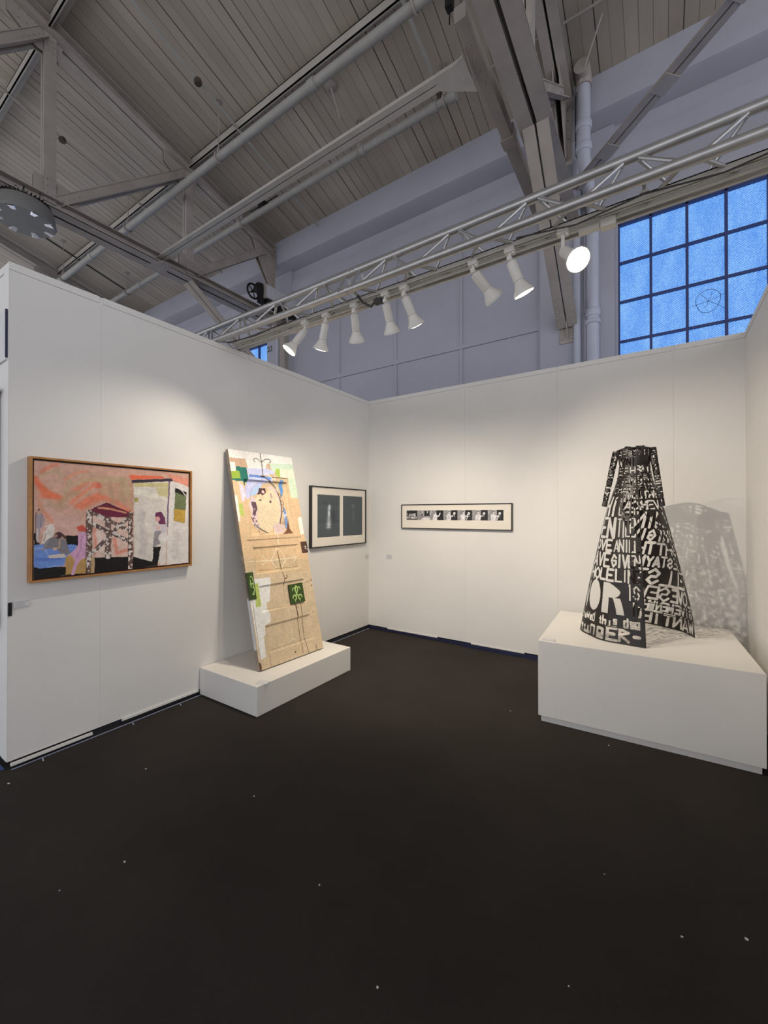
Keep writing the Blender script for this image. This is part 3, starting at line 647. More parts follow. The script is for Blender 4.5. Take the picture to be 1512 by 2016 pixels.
def window(name, x0, x1, ref, step):
    g = MB().box((x0+.01,HY+.075,WB+.01),(x1-.01,HY+.081,WT-.01))
    fr = MB()
    fr.box((x0-.035,HY-.012,WT),(x1+.03,HY+.02,WT+.03)); fr.box((x0-.035,HY-.012,WB-.03),(x0,HY+.02,WT)); fr.box((x1,HY-.012,WB-.03),(x1+.03,HY+.02,WT))
    o = struct(name, fr, 'hall')
    sb = MB(); x = ref
    while x < x1-.02:
        if x > x0+.02: sb.box((x-.014,HY+.03,WB),(x+.014,HY+.09,WT))
        x += step
    z = 4.742
    for z in (4.742,4.242,3.736,3.236,2.736,2.236,1.736): sb.box((x0,HY+.035,z-.013),(x1,HY+.09,z+.013))
    sb.box((x0,HY+.03,WT-.02),(x1,HY+.09,WT)); sb.box((x0,HY+.03,WB),(x1,HY+.09,WB+.02)); sb.box((x0,HY+.03,WB),(x0+.016,HY+.09,WT)); sb.box((x1-.016,HY+.03,WB),(x1,HY+.09,WT))
    obj('sash_bars', sb, 'sash', o); obj('glass', g, 'glass', o)
    return o
w1 = window('window_1', W1[0], W1[1], 3.186, .362)
w2 = window('window_2', W2[0], W2[1], -7.36+.362, .3645)
# star crack with a scribbled ring on one pane of the right window
c = MB(); cx, cz, cy = 3.745, 4.02, HY+.070
ring = [(cx+.115*math.cos(a)*(1+.08*math.sin(3*a)), cy, cz+.135*math.sin(a)) for a in [x*.35 for x in range(19)]]
c.tube(ring, .0025, 5)
for a, l in ((.3,.16),(1.2,.10),(2.2,.12),(3.3,.15),(4.3,.08),(5.6,.2)):
    c.tube([(cx,cy,cz),(cx+l*.5*math.cos(a)+.01,cy,cz+l*.5*math.sin(a)),(cx+l*math.cos(a),cy,cz+l*math.sin(a))], .002, 5)
obj('crack', c, 'crack', w1)

# painted bay number beside the left window
def text_mesh(body, size):
    cu = bpy.data.curves.new('lettering', 'FONT'); cu.body = body; cu.size = size; cu.extrude = .001
    to = bpy.data.objects.new('lettering', cu); COL.objects.link(to)
    dg = bpy.context.evaluated_depsgraph_get(); me = bpy.data.meshes.new_from_object(to.evaluated_get(dg))
    bpy.data.objects.remove(to); bpy.data.curves.remove(cu); return me
me = text_mesh('22', .17); me.transform(Matrix.Translation((-3.70,HY-.064,4.98)) @ Matrix.Rotation(math.pi/2,4,'X'))
o = obj('bay_number', me, 'black'); tag(o, 'black painted number 22 on the hall wall beside the left window', 'number')

# ------------------------------------------------------------------ roof trusses
X1, X2, X0 = -3.25, 2.25, -8.77
NODES = (-.62,-2.51,-4.40,-6.29)
def top_z(y): return 7.10 - .25*(y)          # centre of the top chord
def rivets(m, c, du, dv, nu, nv, axis, r=.014):
    c, du, dv = V(c), V(du), V(dv)
    for i in range(nu):
        for j in range(nv): m.dome(c+du*(i-(nu-1)/2)+dv*(j-(nv-1)/2), r, axis)
def roof_truss(X, label):
    t = thing('roof_truss', label, 'truss', (X, HY-.07, 3.9), group='steel roof trusses')
    # top chord: two angles back to back
    m = MB()
    a, b = (X,1.22,top_z(1.22)), (X,RY,top_z(RY))
    for s in (-1,1):
        m.beam(a, b, .012, .17, off=(s*.018,0)); m.beam(a, b, .105, .012, off=(s*.066,-.085))
    m.beam(a, b, .24, .012, off=(0,.085))
    obj('top_chord', m, 'steel', t)
    m = MB(); a, b = (X,HY-.06,5.47), (X,RY-2,5.47)
    for s in (-1,1):
        m.beam(a, b, .14, .012, off=(s*.088,-.075)); m.beam(a, b, .012, .16, off=(s*.024,0)); m.beam(a, b, .10, .012, off=(s*.07,.075)); m.beam(a, b, .012, .03, off=(s*.152,-.065))
    obj('bottom_chord', m, 'steel', t)
    for y in NODES:
        m = MB(); zt = top_z(y)-.06
        for s in (-1,1): m.beam((X+s*.05,y,5.5),(X+s*.05,y,zt), .012, .13, up=(0,1,0)); m.beam((X+s*.025,y,5.5),(X+s*.025,y,zt), .06, .012, up=(0,1,0), off=(0,.06)); m.beam((X+s*.025,y,5.5),(X+s*.025,y,zt), .06, .012, up=(0,1,0), off=(0,-.06))
        for s in (-1,1): rivets(m, (X+s*.056,y,5.66), (0,.06,0), (0,0,.09), 2, 4, (s,0,0)); rivets(m, (X+s*.056,y,zt-.16), (0,.06,0), (0,0,.08), 2, 3, (s,0,0))
        obj('web_post', m, 'steel', t)
    ends = [(.95,)]+[(y,) for y in NODES]
    for i, y in enumerate(NODES):
        up_y = .93 if i == 0 else NODES[i-1]-.08
        p, q = V((X,y+.08,5.56)), V((X,up_y,top_z(up_y)-.14))
        m = MB()
        for s in (-1,1): m.beam(p, q, .012, .13, off=(s*.04,0)); m.beam(p, q, .07, .012, off=(s*.075,-.06))
        m.beam(p, q, .11, .012, off=(0,.06))
        dd = (q-p).normalized()
        for s in (-1,1):
            for k in range(4): m.dome(p+dd*(.08+.08*k)+V((s*.047,0,0)), .014, (s,0,0)); m.dome(q-dd*(.06+.08*k)+V((s*.047,0,0)), .014, (s,0,0))
        obj('web_diagonal', m, 'steel', t)
    for y in NODES:
        m = MB()
        for s in (-1,1):
            P = [(X+s*.024,y-.16,5.40),(X+s*.024,y+.40,5.40),(X+s*.024,y+.40,5.56),(X+s*.024,y+.22,5.80),(X+s*.024,y-.16,5.80)]
            m.prism(P, (s*.012,0,0)); rivets(m, (X+s*.034,y+.25,5.50), (0,.08,0), (0,0,.10), 4, 2, (s,0,0))
        obj('gusset_plate', m, 'steel', t)
        m = MB(); zt = top_z(y)
        for s in (-1,1):
            P = [(X+s*.024,y-.42,zt+.02),(X+s*.024,y+.14,zt-.12),(X+s*.024,y+.10,zt-.34),(X+s*.024,y-.14,zt-.34),(X+s*.024,y-.42,zt-.14)]
            m.prism(P, (s*.010,0,0)); rivets(m, (X+s*.034,y-.2,zt-.10), (0,.08,0), (0,0,.10), 4, 2, (s,0,0))
        obj('gusset_plate', m, 'steel', t)
    # end plate at the eave
    m = MB()
    for s in (-1,1):
        P = [(X+s*.03,.62,6.93),(X+s*.03,1.19,6.80),(X+s*.03,1.19,6.05),(X+s*.03,1.10,6.05),(X+s*.03,.80,6.52)]
        m.prism(P, (s*.012,0,0)); rivets(m, (X+s*.042,.95,6.70), (0,.07,0), (0,0,.09), 4, 2, (s,0,0))
    m.beam((X,1.17,6.0),(X,1.17,6.95), .2, .014, up=(0,1,0)); rivets(m, (X,1.158,6.4), (.12,0,0), (0,0,.12), 2, 6, (0,-1,0))
    obj('end_plate', m, 'steel', t)
    # knee brace down to the pilaster
    m = MB(); p, q = V((X,-.60 if X < 0 else -.30,5.42)), V((X,HY-.09,4.05))
    for s in (-1,1):
        m.beam(p, q, .11, .012, off=(s*.070,-.04)); m.beam(p, q, .012, .09, off=(s*.016,0))
    dd = (q-p).normalized()
    for s in (-1,1):
        for k in range(6): m.dome(q-dd*(.06+.09*k)+V((s*.09,-.05,-.05)), .012, (0,-.8,-.6))
    obj('knee_brace', m, 'steel', t)
    m = MB().box((X-.10,HY-.075,3.82),(X+.10,HY-.06,4.25)); m.prism([(X-.006,HY-.075,3.84),(X-.006,HY-.22,4.16),(X-.006,HY-.075,4.24)], (.012,0,0))
    rivets(m, (X,HY-.075,3.95), (.13,0,0), (0,0,.13), 2, 2, (0,-1,0), .02)
    obj('wall_plate', m, 'steel', t)
    return t
roof_truss(X1, 'grey riveted roof truss above the left wall with a lamp hanging under it')
roof_truss(X2, 'grey riveted roof truss overhead to the right, ending beside the downpipe')
roof_truss(X0, 'far-left grey roof truss, mostly hidden behind the left wall')

# purlins (angles under the boards)
for y, lab in ((-.55,'long grey purlin under the roof boards, the one nearest the eave'),(-2.46,'grey purlin at the upper left edge of the photo')):
    m = MB(); z = deck_z(y)
    m.box((-17,y-.065,z-.150),(13,y-.050,z-.017)); m.box((-17,y-.065,z-.032),(13,y+.06,z-.017)); m.box((-17,y-.065,z-.150),(13,y-.035,z-.138))
    tag(obj('purlin', m, 'steel_light'), lab, 'purlin', 'roof purlins')

# sprinkler pipes on hangers
def hung_pipe(y, z, x0, x1, r, hangers, label, couplings=()):
    t = thing('sprinkler_pipe', label, 'pipe', (x0,y,z), group='sprinkler pipes')
    run = obj('pipe_run', MB().tube([(x0,y,z),(x1,y,z)], r, 14), 'pipe', t)
    for x in couplings: obj('coupling', MB().tube([(x-.05,y,z),(x+.05,y,z)], r*1.22, 14), 'pipe', run)
    for x in hangers:
        h = MB(); zt = deck_z(y)
        h.tube([(x,y,z+r+.06),(x,y,zt)], .008, 6); h.lathe([(.05,0),(.05,.01)], (x,y,zt-.012), (0,0,1), 12)
        rg = [(x,y+math.cos(a)*(r+.012),z+math.sin(a)*(r+.012)) for a in [k*math.pi/8 for k in range(17)]]
        h.tube(rg, .012, 6); h.box((x-.02,y-.02,z+r),(x+.02,y+.02,z+r+.07))
        obj('hanger', h, 'steel', t)
    return t
hung_pipe(-.88, 6.70, -16, 12, .055, (-7.6,-4.72,-2.05,1.2,4.0), 'painted sprinkler pipe hung below the purlin by thin rods', (-6.2,-.2))
p2 = hung_pipe(.25, 6.78, -16, 1.10, .05, (-7.2,-3.0,-.35,1.0), 'lower sprinkler pipe with a capped end, behind the steel strut', (-6.6,-5.0,-3.05,-.3,.85))
m = MB().tube([(1.06,.25,6.78),(1.16,.25,6.78)], .064, 14); obj('end_cap', m, 'pipe', p2)
m = MB().tube([(.93,.25,6.83),(.93,.25,6.93)], .03, 10); m.tube([(.93,.25,6.92),(.94,.27,7.05)], .045, 10); obj('sprinkler_tee', m, 'bolt', p2)
# horizontal strut between the two trusses
st = thing('horizontal_strut', 'pale double-angle strut running from the left truss to a bracing tube', 'strut', (X1,-1.12,5.5))
m = MB()
for s in (-1,1): m.beam((X1+.02,-1.12,5.52),(1.83,-1.12,5.52), .006, .09, off=(s*.012,0)); m.beam((X1+.02,-1.12,5.52),(1.83,-1.12,5.52), .06, .008, off=(s*.036,-.045))
obj('angle_pair', m, 'steel_light', st)
m = MB().prism([(1.50,-1.10,5.468),(1.86,-1.22,5.468),(1.86,-.86,5.468)], (0,0,.012)); rivets(m, (1.80,-1.12,5.467), (.0,.16,0), (.05,0,0), 2, 1, (0,0,-1)); obj('gusset_plate', m, 'steel_light', st)
m = MB().prism([(X1-.1,-1.25,5.385),(X1+.22,-1.16,5.385),(X1+.22,-1.02,5.385),(X1-.1,-.95,5.385)], (0,0,.01)); rivets(m, (X1+.1,-1.09,5.384), (.06,0,0), (0,.08,0), 3, 2, (0,0,-1)); obj('gusset_plate', m, 'steel', st)
# bracing tube along Y beside the right truss
m = MB().beam((1.92,-1.42,5.60),(1.92,-.10,5.60), .10, .13); m.beam((1.92,-.10,5.60),(1.92,1.19,5.60), .115, .13); m.box((1.85,-.16,5.52),(1.99,-.02,5.68))
for k in range(8): m.dome((1.92,-1.2+.12*k,5.534), .012, (0,0,-1))
tag(obj('bracing_tube', m, 'steel'), 'grey square bracing tube ending at the strut, left of the right truss', 'beam')
m = MB().tube([(1.80,-1.35,5.65),(1.80,-1.35,8.0)], .006, 6); m.box((1.77,-1.38,5.78),(1.83,-1.32,5.90))
tag(obj('hanger_rod', m, 'blackmetal'), 'thin dark hanger rod with a clip above the bracing tube end', 'rod')
# diagonal lateral brace, right
bd = thing('diagonal_brace', 'long grey-brown diagonal brace crossing above the lighting truss at right', 'brace', (2.42,.93,5.5))
p, q = V((2.42,.93,5.52)), V((6.1,-2.78,5.52)); m = MB()
for s in (-1,1): m.beam(p, q, .062, .012, off=(s*.040,-.04)); m.beam(p, q, .010, .09, off=(s*.012,0))
dd = (q-p).normalized()
obj('angle_pair', m, 'steel', bd)
for k in range(5):
    c = p+dd*(.55+.72*k); obj('tie_plate', MB().beam(c-dd*.09, c+dd*.09, .15, .010, off=(0,-.052)), 'steel', bd)
# roof conduits
def conduit(pts, r, label, boxes=(), m='pipe'):
    t = thing('conduit', label, 'conduit', pts[0], group='roof conduits')
    obj('conduit_run', MB().tube(pts, r, 8), m, t)
    for b in boxes: obj('junction_box', MB().lathe([(.045,-.03),(.055,0),(.045,.03)], b, (0,0,1), 12), 'bolt', t)
dz = .15
def dp(X, y, k=dz): return (X, y, deck_z(y)-k)
conduit([dp(-1.98,-4.5), dp(-1.98,1.15)], .020, 'painted conduit under the boards crossing above the first sprinkler pipe', [dp(-1.98,-1.25,.17)])
conduit([dp(-4.78,-4.5), dp(-4.78,1.1)], .018, 'dark-edged conduit left of the left truss', [dp(-4.78,-1.85,.17)], 'steel')
conduit([dp(.88,-.86), dp(.88,.15)], .026, 'short pale conduit under the boards at top centre, starting at the upper sprinkler pipe')
conduit([dp(-7.66,-4.5), dp(-7.66,.45)], .016, 'far conduit behind the hanging lamp', [dp(-7.66,.45,.17)], 'blackmetal')
conduit([(-14,.48,7.10),(3.4,.48,7.10)], .014, 'thin conduit along the boards beside the lower sprinkler pipe', (), 'steel')
m = MB().box((-2.62,.30,6.93),(-2.50,.44,7.05)); m.tube([(-2.9,.37,7.02),(-2.2,.37,7.02)], .012, 6)
tag(obj('wall_sensor', m, 'black'), 'small black box fixed under the boards beside the lower sprinkler pipe', 'sensor')
m = MB().lathe([(.085,0),(.085,.015),(.03,.03)], (-.44,-.28,deck_z(-.28)-.02), (0,0,-1), 18); m.tube([(-.44,-.28,deck_z(-.28)-.03),(-.42,-.1,deck_z(-.28)-.35)], .012, 6)
tag(obj('ceiling_rose', m, 'steel'), 'round ceiling fitting with a drop rod at top centre', 'fitting')

# downpipe with elbow
dpipe = thing('downpipe', 'white downpipe with a dark elbow under the eave, beside the right truss', 'pipe', (2.50,1.40,0))
m = MB().tube([(2.50,1.07,6.84),(2.50,1.07,6.0),(2.50,1.08,5.92),(2.54,1.36,5.55),(2.555,1.40,5.45),(2.555,1.40,0)], .075, 18); drun = obj('pipe_run', m, 'downpipe', dpipe)
m = MB()
m.tube([(2.50,1.07,6.80)]+[(2.50,1.07-.10*(1-math.cos(k/6*math.pi/2)),6.83+.10*math.sin(k/6*math.pi/2)) for k in range(7)]+[(2.50,.90,6.93)], .090, 16); obj('elbow', m, 'steel', dpipe)
for z, h in ((4.13,.05),(4.01,.03),(6.05,.05),(6.32,.05)):
    y = 1.07 if z > 5 else 1.40; X = 2.50 if z > 5 else 2.555
    obj('coupling', MB().tube([(X,y,z-h),(X,y,z-h*.6),(X,y,z+h*.6),(X,y,z+h)], [.082,.092,.092,.082], 18), 'downpipe', drun)
m = MB().tube([(2.37,1.41,0),(2.37,1.41,6.2)], .045, 14); tag(obj('vertical_conduit', m, 'downpipe'), 'slim white vertical pipe left of the downpipe', 'pipe')
m = MB().box((2.455,1.40,0),(2.475,1.44,6.2)); tag(obj('cable_duct', m, 'hall'), 'narrow vertical duct between the slim pipe and the downpipe', 'duct')
m = MB().tube([(2.42,1.05,6.78),(2.75,.62,7.11)], .010, 6); tag(obj('tie_wire', m, 'steel_light'), 'thin pale wire running up from the downpipe elbow', 'wire')
m = MB().tube([(2.40,1.12,6.80),(2.40,1.12,6.05),(2.415,1.12,6.0),(2.43,1.12,6.05),(2.43,1.12,6.80)], .006, 6); tag(obj('cable_loop', m, 'cable'), 'black cable loop hanging beside the downpipe', 'cable')
# pipes at the left pilaster
m = MB().tube([(-3.30,1.38,0),(-3.30,1.38,5.9)], .045, 12); tag(obj('vertical_conduit', m, 'downpipe'), 'slim white vertical pipe beside the left hall window', 'pipe')
m = MB().box((-3.20,1.33,0),(-3.06,1.44,5.4)); tag(obj('cable_duct', m, 'steel'), 'dark vertical duct right of the slim pipe near the left hall window', 'duct')

# rolling-door operator: chain wheel, gear housing and white hood
op = thing('door_operator', 'rolling-door operator with black chain wheel and white box above the left wall', 'machine', (-3.0,1.0,5.6))
m = MB()
R_ = .13; c = V((-3.02,.52,5.68))
m.tube([c+V((0,math.cos(a)*R_,math.sin(a)*R_)) for a in [k*math.pi/12 for k in range(25)]], .018, 8)
for k in range(5):
    a = k*2*math.pi/5; m.tube([c, c+V((0,math.cos(a)*R_,math.sin(a)*R_))], .010, 6)
m.tube([c+V((-.03,0,0)), c+V((.10,0,0))], .025, 10)
obj('chain_wheel', m, 'blackmetal', op)
m = MB().lathe([(.04,-.04),(.12,-.03),(.135,0),(.12,.03),(.04,.04)], (-2.93,.62,5.72), (1,0,0), 18); m.box((-2.98,.58,5.48),(-2.90,.68,5.66)); m.tube([(-2.9,.62,5.7),(-2.9,.62,5.35)], .015, 6); obj('gear_housing', m, 'blackmetal', op)
m = MB().box((-3.06,.70,5.60),(-2.84,1.48,5.84)); obj('hood', m, 'box_white', op)
m = MB().box((-3.02,.72,5.50),(-2.88,1.48,5.60)); obj('bearing_bar', m, 'blackmetal', op)
m = MB().box((-3.04,.66,5.58),(-2.86,.70,5.86)); obj('end_bracket', m, 'steel', op)

# hanging high-bay lamp under the left truss
hb = thing('high_bay_lamp', 'round silver-faced high-bay lamp hanging at the left edge', 'lamp', (-3.12,-2.79,5.06))
L0 = V((-3.12,-2.79,5.06))
m = MB().lathe([(.30,0),(.315,.02),(.29,.17),(.27,.19)], L0, (0,0,1), 36); obj('housing', m, 'greybody', hb)
m = MB()
for k in range(40):
    a = k*2*math.pi/40; u_ = V((math.cos(a),math.sin(a),0)); m.beam(L0+u_*.06+V((0,0,.22)), L0+u_*.26+V((0,0,.20)), .008, .07)
m.lathe([(.10,.19),(.11,.25),(.06,.28),(.05,.34)], L0, (0,0,1), 24); obj('heat_sink', m, 'black', hb)
m = MB(); n = 32
vs = [tuple(L0+V((0,0,.03)))]; fs = []
for k in range(n):
    a = k*2*math.pi/n; rr = .296; vs.append(tuple(L0+V((rr*math.cos(a),rr*math.sin(a),-.012 if k%4 < 2 else .045))))
for k in range(n): fs.append((0,1+k,1+(k+1)%n))
m.add(vs, fs); lens = obj('reflector_face', m, 'mirror', hb)
m = MB().tube([L0+V((0,0,.34)), L0+V((.01,0,.37)), L0+V((-.02,0,.40)), L0+V((.0,0,.44))], .008, 6); obj('hook', m, 'blackmetal', hb)
obj('safety_wire', MB().tube([L0+V((.05,.14,.2)), L0+V((.05,.14,.42))], .004, 5), 'blackmetal', hb)
m = MB().tube([L0+V((-.06,-.02,.28)), L0+V((-.14,-.1,.36)), L0+V((-.10,-.05,.45)), L0+V((-.2,0,.52)), L0+V((-.26,.05,.5))], .009, 6)
obj('power_cord', m, 'cable', hb)
# ------------------------------------------------------------------ lighting truss (triangular) resting on the booth walls
ZB, ZA, YB, YC, YA, RT = 3.08, 3.282, -2.295, -2.060, -2.175, .0255
lt = thing('lighting_truss', 'aluminium triangular lighting truss spanning the booth above the walls', 'truss', (0, YA, ZB))
JX = (-1.55, 1.42, 4.40)                          # section joints
for (y, z) in ((YB,ZB),(YC,ZB),(YA,ZA)):
    m = MB().tube([(JX[0],y,z),(JX[-1],y,z)], RT, 14)
    obj('chord', m, 'alu', lt)
for jx in (JX[1], JX[2]):
    for (y, z) in ((YB,ZB),(YC,ZB),(YA,ZA)):
        m = MB(); m.tube([(jx-.055,y,z),(jx-.03,y,z),(jx,y,z),(jx+.03,y,z),(jx+.055,y,z)], [RT,RT*1.16,RT*.95,RT*1.16,RT], 14)
        m.tube([(jx-.02,y-.034,z),(jx-.02,y+.034,z)], .006, 6); m.tube([(jx+.02,y-.034,z),(jx+.02,y+.034,z)], .006, 6)
        obj('coupler', m, 'alu', lt)
for a, b in zip(JX[:-1], JX[1:]):
    n = 6; st_ = (b-a-.16)/n; xs = [a+.08+st_*k for k in range(n+1)]
    for k in range(n):
        xl, xr = xs[k], xs[k+1]; xm = (xl+xr)/2
        for (y0,z0),(y1,z1) in (((YB,ZB),(YA,ZA)),((YC,ZB),(YA,ZA)),((YB,ZB),(YC,ZB))):
            obj('brace', MB().tube([(xl+.02,y0,z0),(xm-.02,y1,z1)], .0095, 8), 'alu', lt)
            obj('brace', MB().tube([(xm+.02,y1,z1),(xr-.02,y0,z0)], .0095, 8), 'alu', lt)
    for x in (a+.06, b-.06):
        m = MB().tube([(x,YB,ZB),(x,YA,ZA)], .0095, 8).tube([(x,YC,ZB),(x,YA,ZA)], .0095, 8).tube([(x,YB,ZB),(x,YC,ZB)], .0095, 8)
        obj('end_frame', m, 'alu', lt)
# lighting tracks clamped under the truss
TY = -2.165
for y, x0, x1, lab in ((TY,.03,3.83,'white lighting track under the truss that carries the spotlights'),(-2.105,.03,3.83,'thin second white track rail under the truss, on the wall side')):
    t = thing('lighting_track', lab, 'track', (x0,y,3.08), group='lighting tracks')
    m = MB(); w = .026 if y == TY else .013
    m.box((x0,y-w/2,3.057),(x1,y-w/2+.006,3.087)); m.box((x0,y+w/2-.006,3.057),(x1,y+w/2,3.087)); m.box((x0,y-w/2,3.081),(x1,y+w/2,3.087)); rail = obj('rail', m, 'track', t)
    m = MB().box((x0+.01,y-w/2+.007,3.069),(x1-.01,y+w/2-.007,3.075)); obj('slot', m, 'black', rail)
    for x in (.6,1.9,3.2):
        obj('clamp', MB().box((x-.02,y-.02,3.087),(x+.02,y+.02,3.10)).tube([(x,YB,ZB+.025),(x,YC,ZB+.025)], .008, 8), 'track', t)
m = MB().tube([(2.6,-2.23,3.06),(2.9,-2.21,3.03),(3.2,-2.22,3.055),(3.5,-2.20,3.035),(3.84,-2.22,3.06)], .004, 6)
tag(obj('power_cable', m, 'cable'), 'black cable sagging inside the truss above the right window', 'cable')
m = MB().tube([(.05,-2.235,3.06),(.4,-2.22,3.045),(.8,-2.235,3.06)], .004, 6)
tag(obj('power_cable', m, 'cable'), 'black cable inside the truss near the left wall', 'cable')
m = MB().tube([(1.47,-2.24,3.10),(1.50,-2.17,3.04),(1.56,-2.15,3.0),(1.62,-2.165,3.04)], .008, 6); m.box((1.60,-2.18,3.0),(1.66,-2.14,3.03))
tag(obj('track_connector', m, 'cable'), 'black cable connector looped under the truss joint, above the middle lamps', 'connector')
m = MB().box((3.005,-2.135,3.02),(3.075,-2.085,3.058)); m.box((2.90,-2.12,3.035),(3.0,-2.095,3.056))
tag(obj('track_feed_box', m, 'lamp'), 'white feed box on the track just right of the glaring lamp', 'box')

def spotlight(x, aim, label, power, size=72, blend=.9, drop=.032, joint_dx=0.):
    t = thing('track_spotlight', label, 'spotlight', (x,TY,3.065), group='track spotlights')
    J = V((x+joint_dx,TY,3.028-drop)); A = (V(aim)-J).normalized()
    m = MB().box((x-.028,TY-.020,3.028),(x+.028,TY+.020,3.0565)); m.box((x+.012,TY-.012,3.018),(x+.028,TY+.012,3.028)); obj('track_adapter', m, 'lamp', t)
    m = MB().tube([(x,TY,3.03), J], .010, 8); m.dome(J, .018, (0,0,-1), 10); m.tube([J-V((0,.016,0)), J+V((0,.016,0))], .014, 10); m.tube([J, J+A*.025], .012, 8); obj('swivel', m, 'lamp', t)
    m = MB().lathe([(.010,.012),(.027,.018),(.029,.026),(.029,.128),(.025,.132)], J, A, 22); obj('lamp_holder', m, 'lamp', t)
    m = MB().lathe([(.024,.128),(.030,.140),(.040,.165),(.054,.188),(.060,.200),(.060,.208),(.056,.2085),(.055,.200)], J, A, 28); bulb = obj('reflector_bulb', m, 'lamp', t)
    m = MB().lathe([(.0545,.2005),(.0545,.2065),(.036,.2115),(.018,.2135)], J, A, 28); obj('lens', m, 'lens', bulb)
    ld = bpy.data.lights.new('lamp_beam', 'SPOT'); ld.energy = power; ld.color = LAMP_COL; ld.spot_size = math.radians(size); ld.spot_blend = blend; ld.shadow_soft_size = .009
    lo = bpy.data.objects.new('lamp_beam', ld); COL.objects.link(lo); lo.parent = t
    lo.location = J + A*.222 - V(t.location); lo.rotation_euler = A.to_track_quat('-Z', 'Y').to_euler()
    return t
LAMP_COL = (1.0, .89, .74)
PW = 62
spotlight(.93, (0,-3.15,1.15), 'leftmost track spotlight, lit face turned left towards the painting', PW*.86, 90, 1., drop=.05)
spotlight(1.15, (.22,-1.80,1.0), 'second track spotlight from the left, tilted towards the leaning door', PW*.95, 90, 1.)
spotlight(1.42, (.45,-.40,.52), 'third track spotlight from the left, pointing steeply down', PW*1.5, 106, 1.)
spotlight(1.69, (1.40,-.40,.50), 'fourth track spotlight from the left, left one of the close middle pair', PW*1.25, 106, 1.)
spotlight(1.84, (2.25,-.40,.50), 'fifth track spotlight from the left, right one of the close middle pair', PW*.95, 106, 1.)
spotlight(2.325, (3.45,0,1.25), 'sixth track spotlight from the left, tilted hard right with its lens edge-on', PW*1.55, 78, 1.)
spotlight(2.545, (3.30,-1.25,.75), 'seventh track spotlight, tilted right beside the glaring lamp', PW*.55, 76, 1.)
spotlight(2.83, (3.70,-3.30,1.60), 'glaring rightmost track spotlight facing out towards the viewer', PW*.5, 84, 1., drop=.085)

# ------------------------------------------------------------------ artworks on the walls
# large painting: outer y -3.626..-2.570, z 1.107..1.886
pa = thing('painting', 'oak-framed painting of figures and a scaffold hut under an orange sky', 'painting', (0,-3.626,1.107), math.pi/2)
W, H, D_ = 1.056, .779, .052; fw = .013
m = MB().box((0,-D_,0),(fw,0,H)).box((W-fw,-D_,0),(W,0,H)).box((fw,-D_,0),(W-fw,0,fw)).box((fw,-D_,H-fw),(W-fw,0,H))
obj('frame', m, 'frame_oak', pa, local=True, bevel=.0015)
m = MB().box((fw,-.034,fw),(W-fw,-.002,H-fw)); obj('backing', m, 'frame_inner', pa, local=True)
cw, ch = W-2*fw-.020, H-2*fw-.020
P = Pic(440, int(440*ch/cw), (208,165,146), ch/cw)
P.art(PAINTING_ART, rough=.0055, soft=.9)
P.mottle(.06, 26, 5); P.mottle(.05, 70, 6); P.mottle(.04, 150, 7)
rel = -.0008*P.noise(120, 21)-.0006*P.noise(50, 22)
me = P.mesh('canvas', cw, ch, rel); me.transform(Matrix.Translation((fw+.010,-.0385,fw+.010))); obj('canvas', me, 'picture', pa)
m = MB().box((fw+.010,-.0372,fw+.010),(fw+.010+cw,-.034,fw+.010+ch)); obj('stretcher', m, 'card', pa, local=True)

# framed diptych print: y -1.151..-.114, z 1.147..1.850
di = thing('framed_print', 'black-framed pair of dark grey prints with pale ghostly figures', 'print', (0,-1.151,1.147), math.pi/2)
W, H, D_ = 1.037, .703, .042; fw = .013
m = MB().box((0,-D_,0),(fw,0,H)).box((W-fw,-D_,0),(W,0,H)).box((fw,-D_,0),(W-fw,0,fw)).box((fw,-D_,H-fw),(W-fw,0,H)); obj('frame', m, 'frame_black', di, local=True, bevel=.001)
m = MB().box((fw,-.030,fw),(W-fw,-.002,H-fw)); obj('mat_board', m, 'mat_board', di, local=True)
def ghost(seed, k):
    p = Pic(150, 210, (80,88,93), 1.4)
    p.wob = (p.noise(30,seed)+.5*p.noise(60,seed+1), p.noise(30,seed+2))
    U, W_ = p.U, p.Vv
    def glow(u, v, su, sv, col, a):
        g = np.exp(-(((U-u)/su)**2+((W_-v)/sv)**2))*a; p.c[:] = p.c*(1-g[...,None])+np.array(col)*g[...,None]
    if k == 0:
        for v, a in ((.20,.25),(.28,-.25),(.62,.25),(.72,-.2)): glow(.5, v, .8, .04, (58,64,70) if a > 0 else (92,100,104), abs(a))
        glow(.68,.52,.14,.18,(48,52,58),.55)
        for u, v, su, sv, a in ((.52,.27,.045,.04,.9),(.52,.32,.07,.04,.6),(.50,.44,.05,.10,.85),(.47,.42,.02,.12,.6),(.53,.42,.02,.10,.6),(.50,.62,.09,.13,.55),(.49,.71,.08,.07,.75),(.47,.78,.10,.012,.9)): glow(u, v, su, sv, (226,234,240), a)
    else:
        for u, v, su, sv, a in ((.5,.25,.10,.05,.28),(.55,.22,.05,.05,.2),(.52,.45,.05,.16,.22),(.53,.60,.03,.06,.2)): glow(u, v, su, sv, (150,150,170), a)
    p.mottle(.06, 90, seed+5); return p
for k, (u0, u1, v0, v1) in enumerate(((.105,.485,.135,.835),(.545,.925,.135,.835))):
    p = ghost(40+k*9, k); me = p.mesh('print_sheet', (u1-u0)*W, (v1-v0)*H); me.transform(Matrix.Translation((u0*W,-.0306,(1-v1)*H)))
    obj('print_sheet', me, 'picture', di)

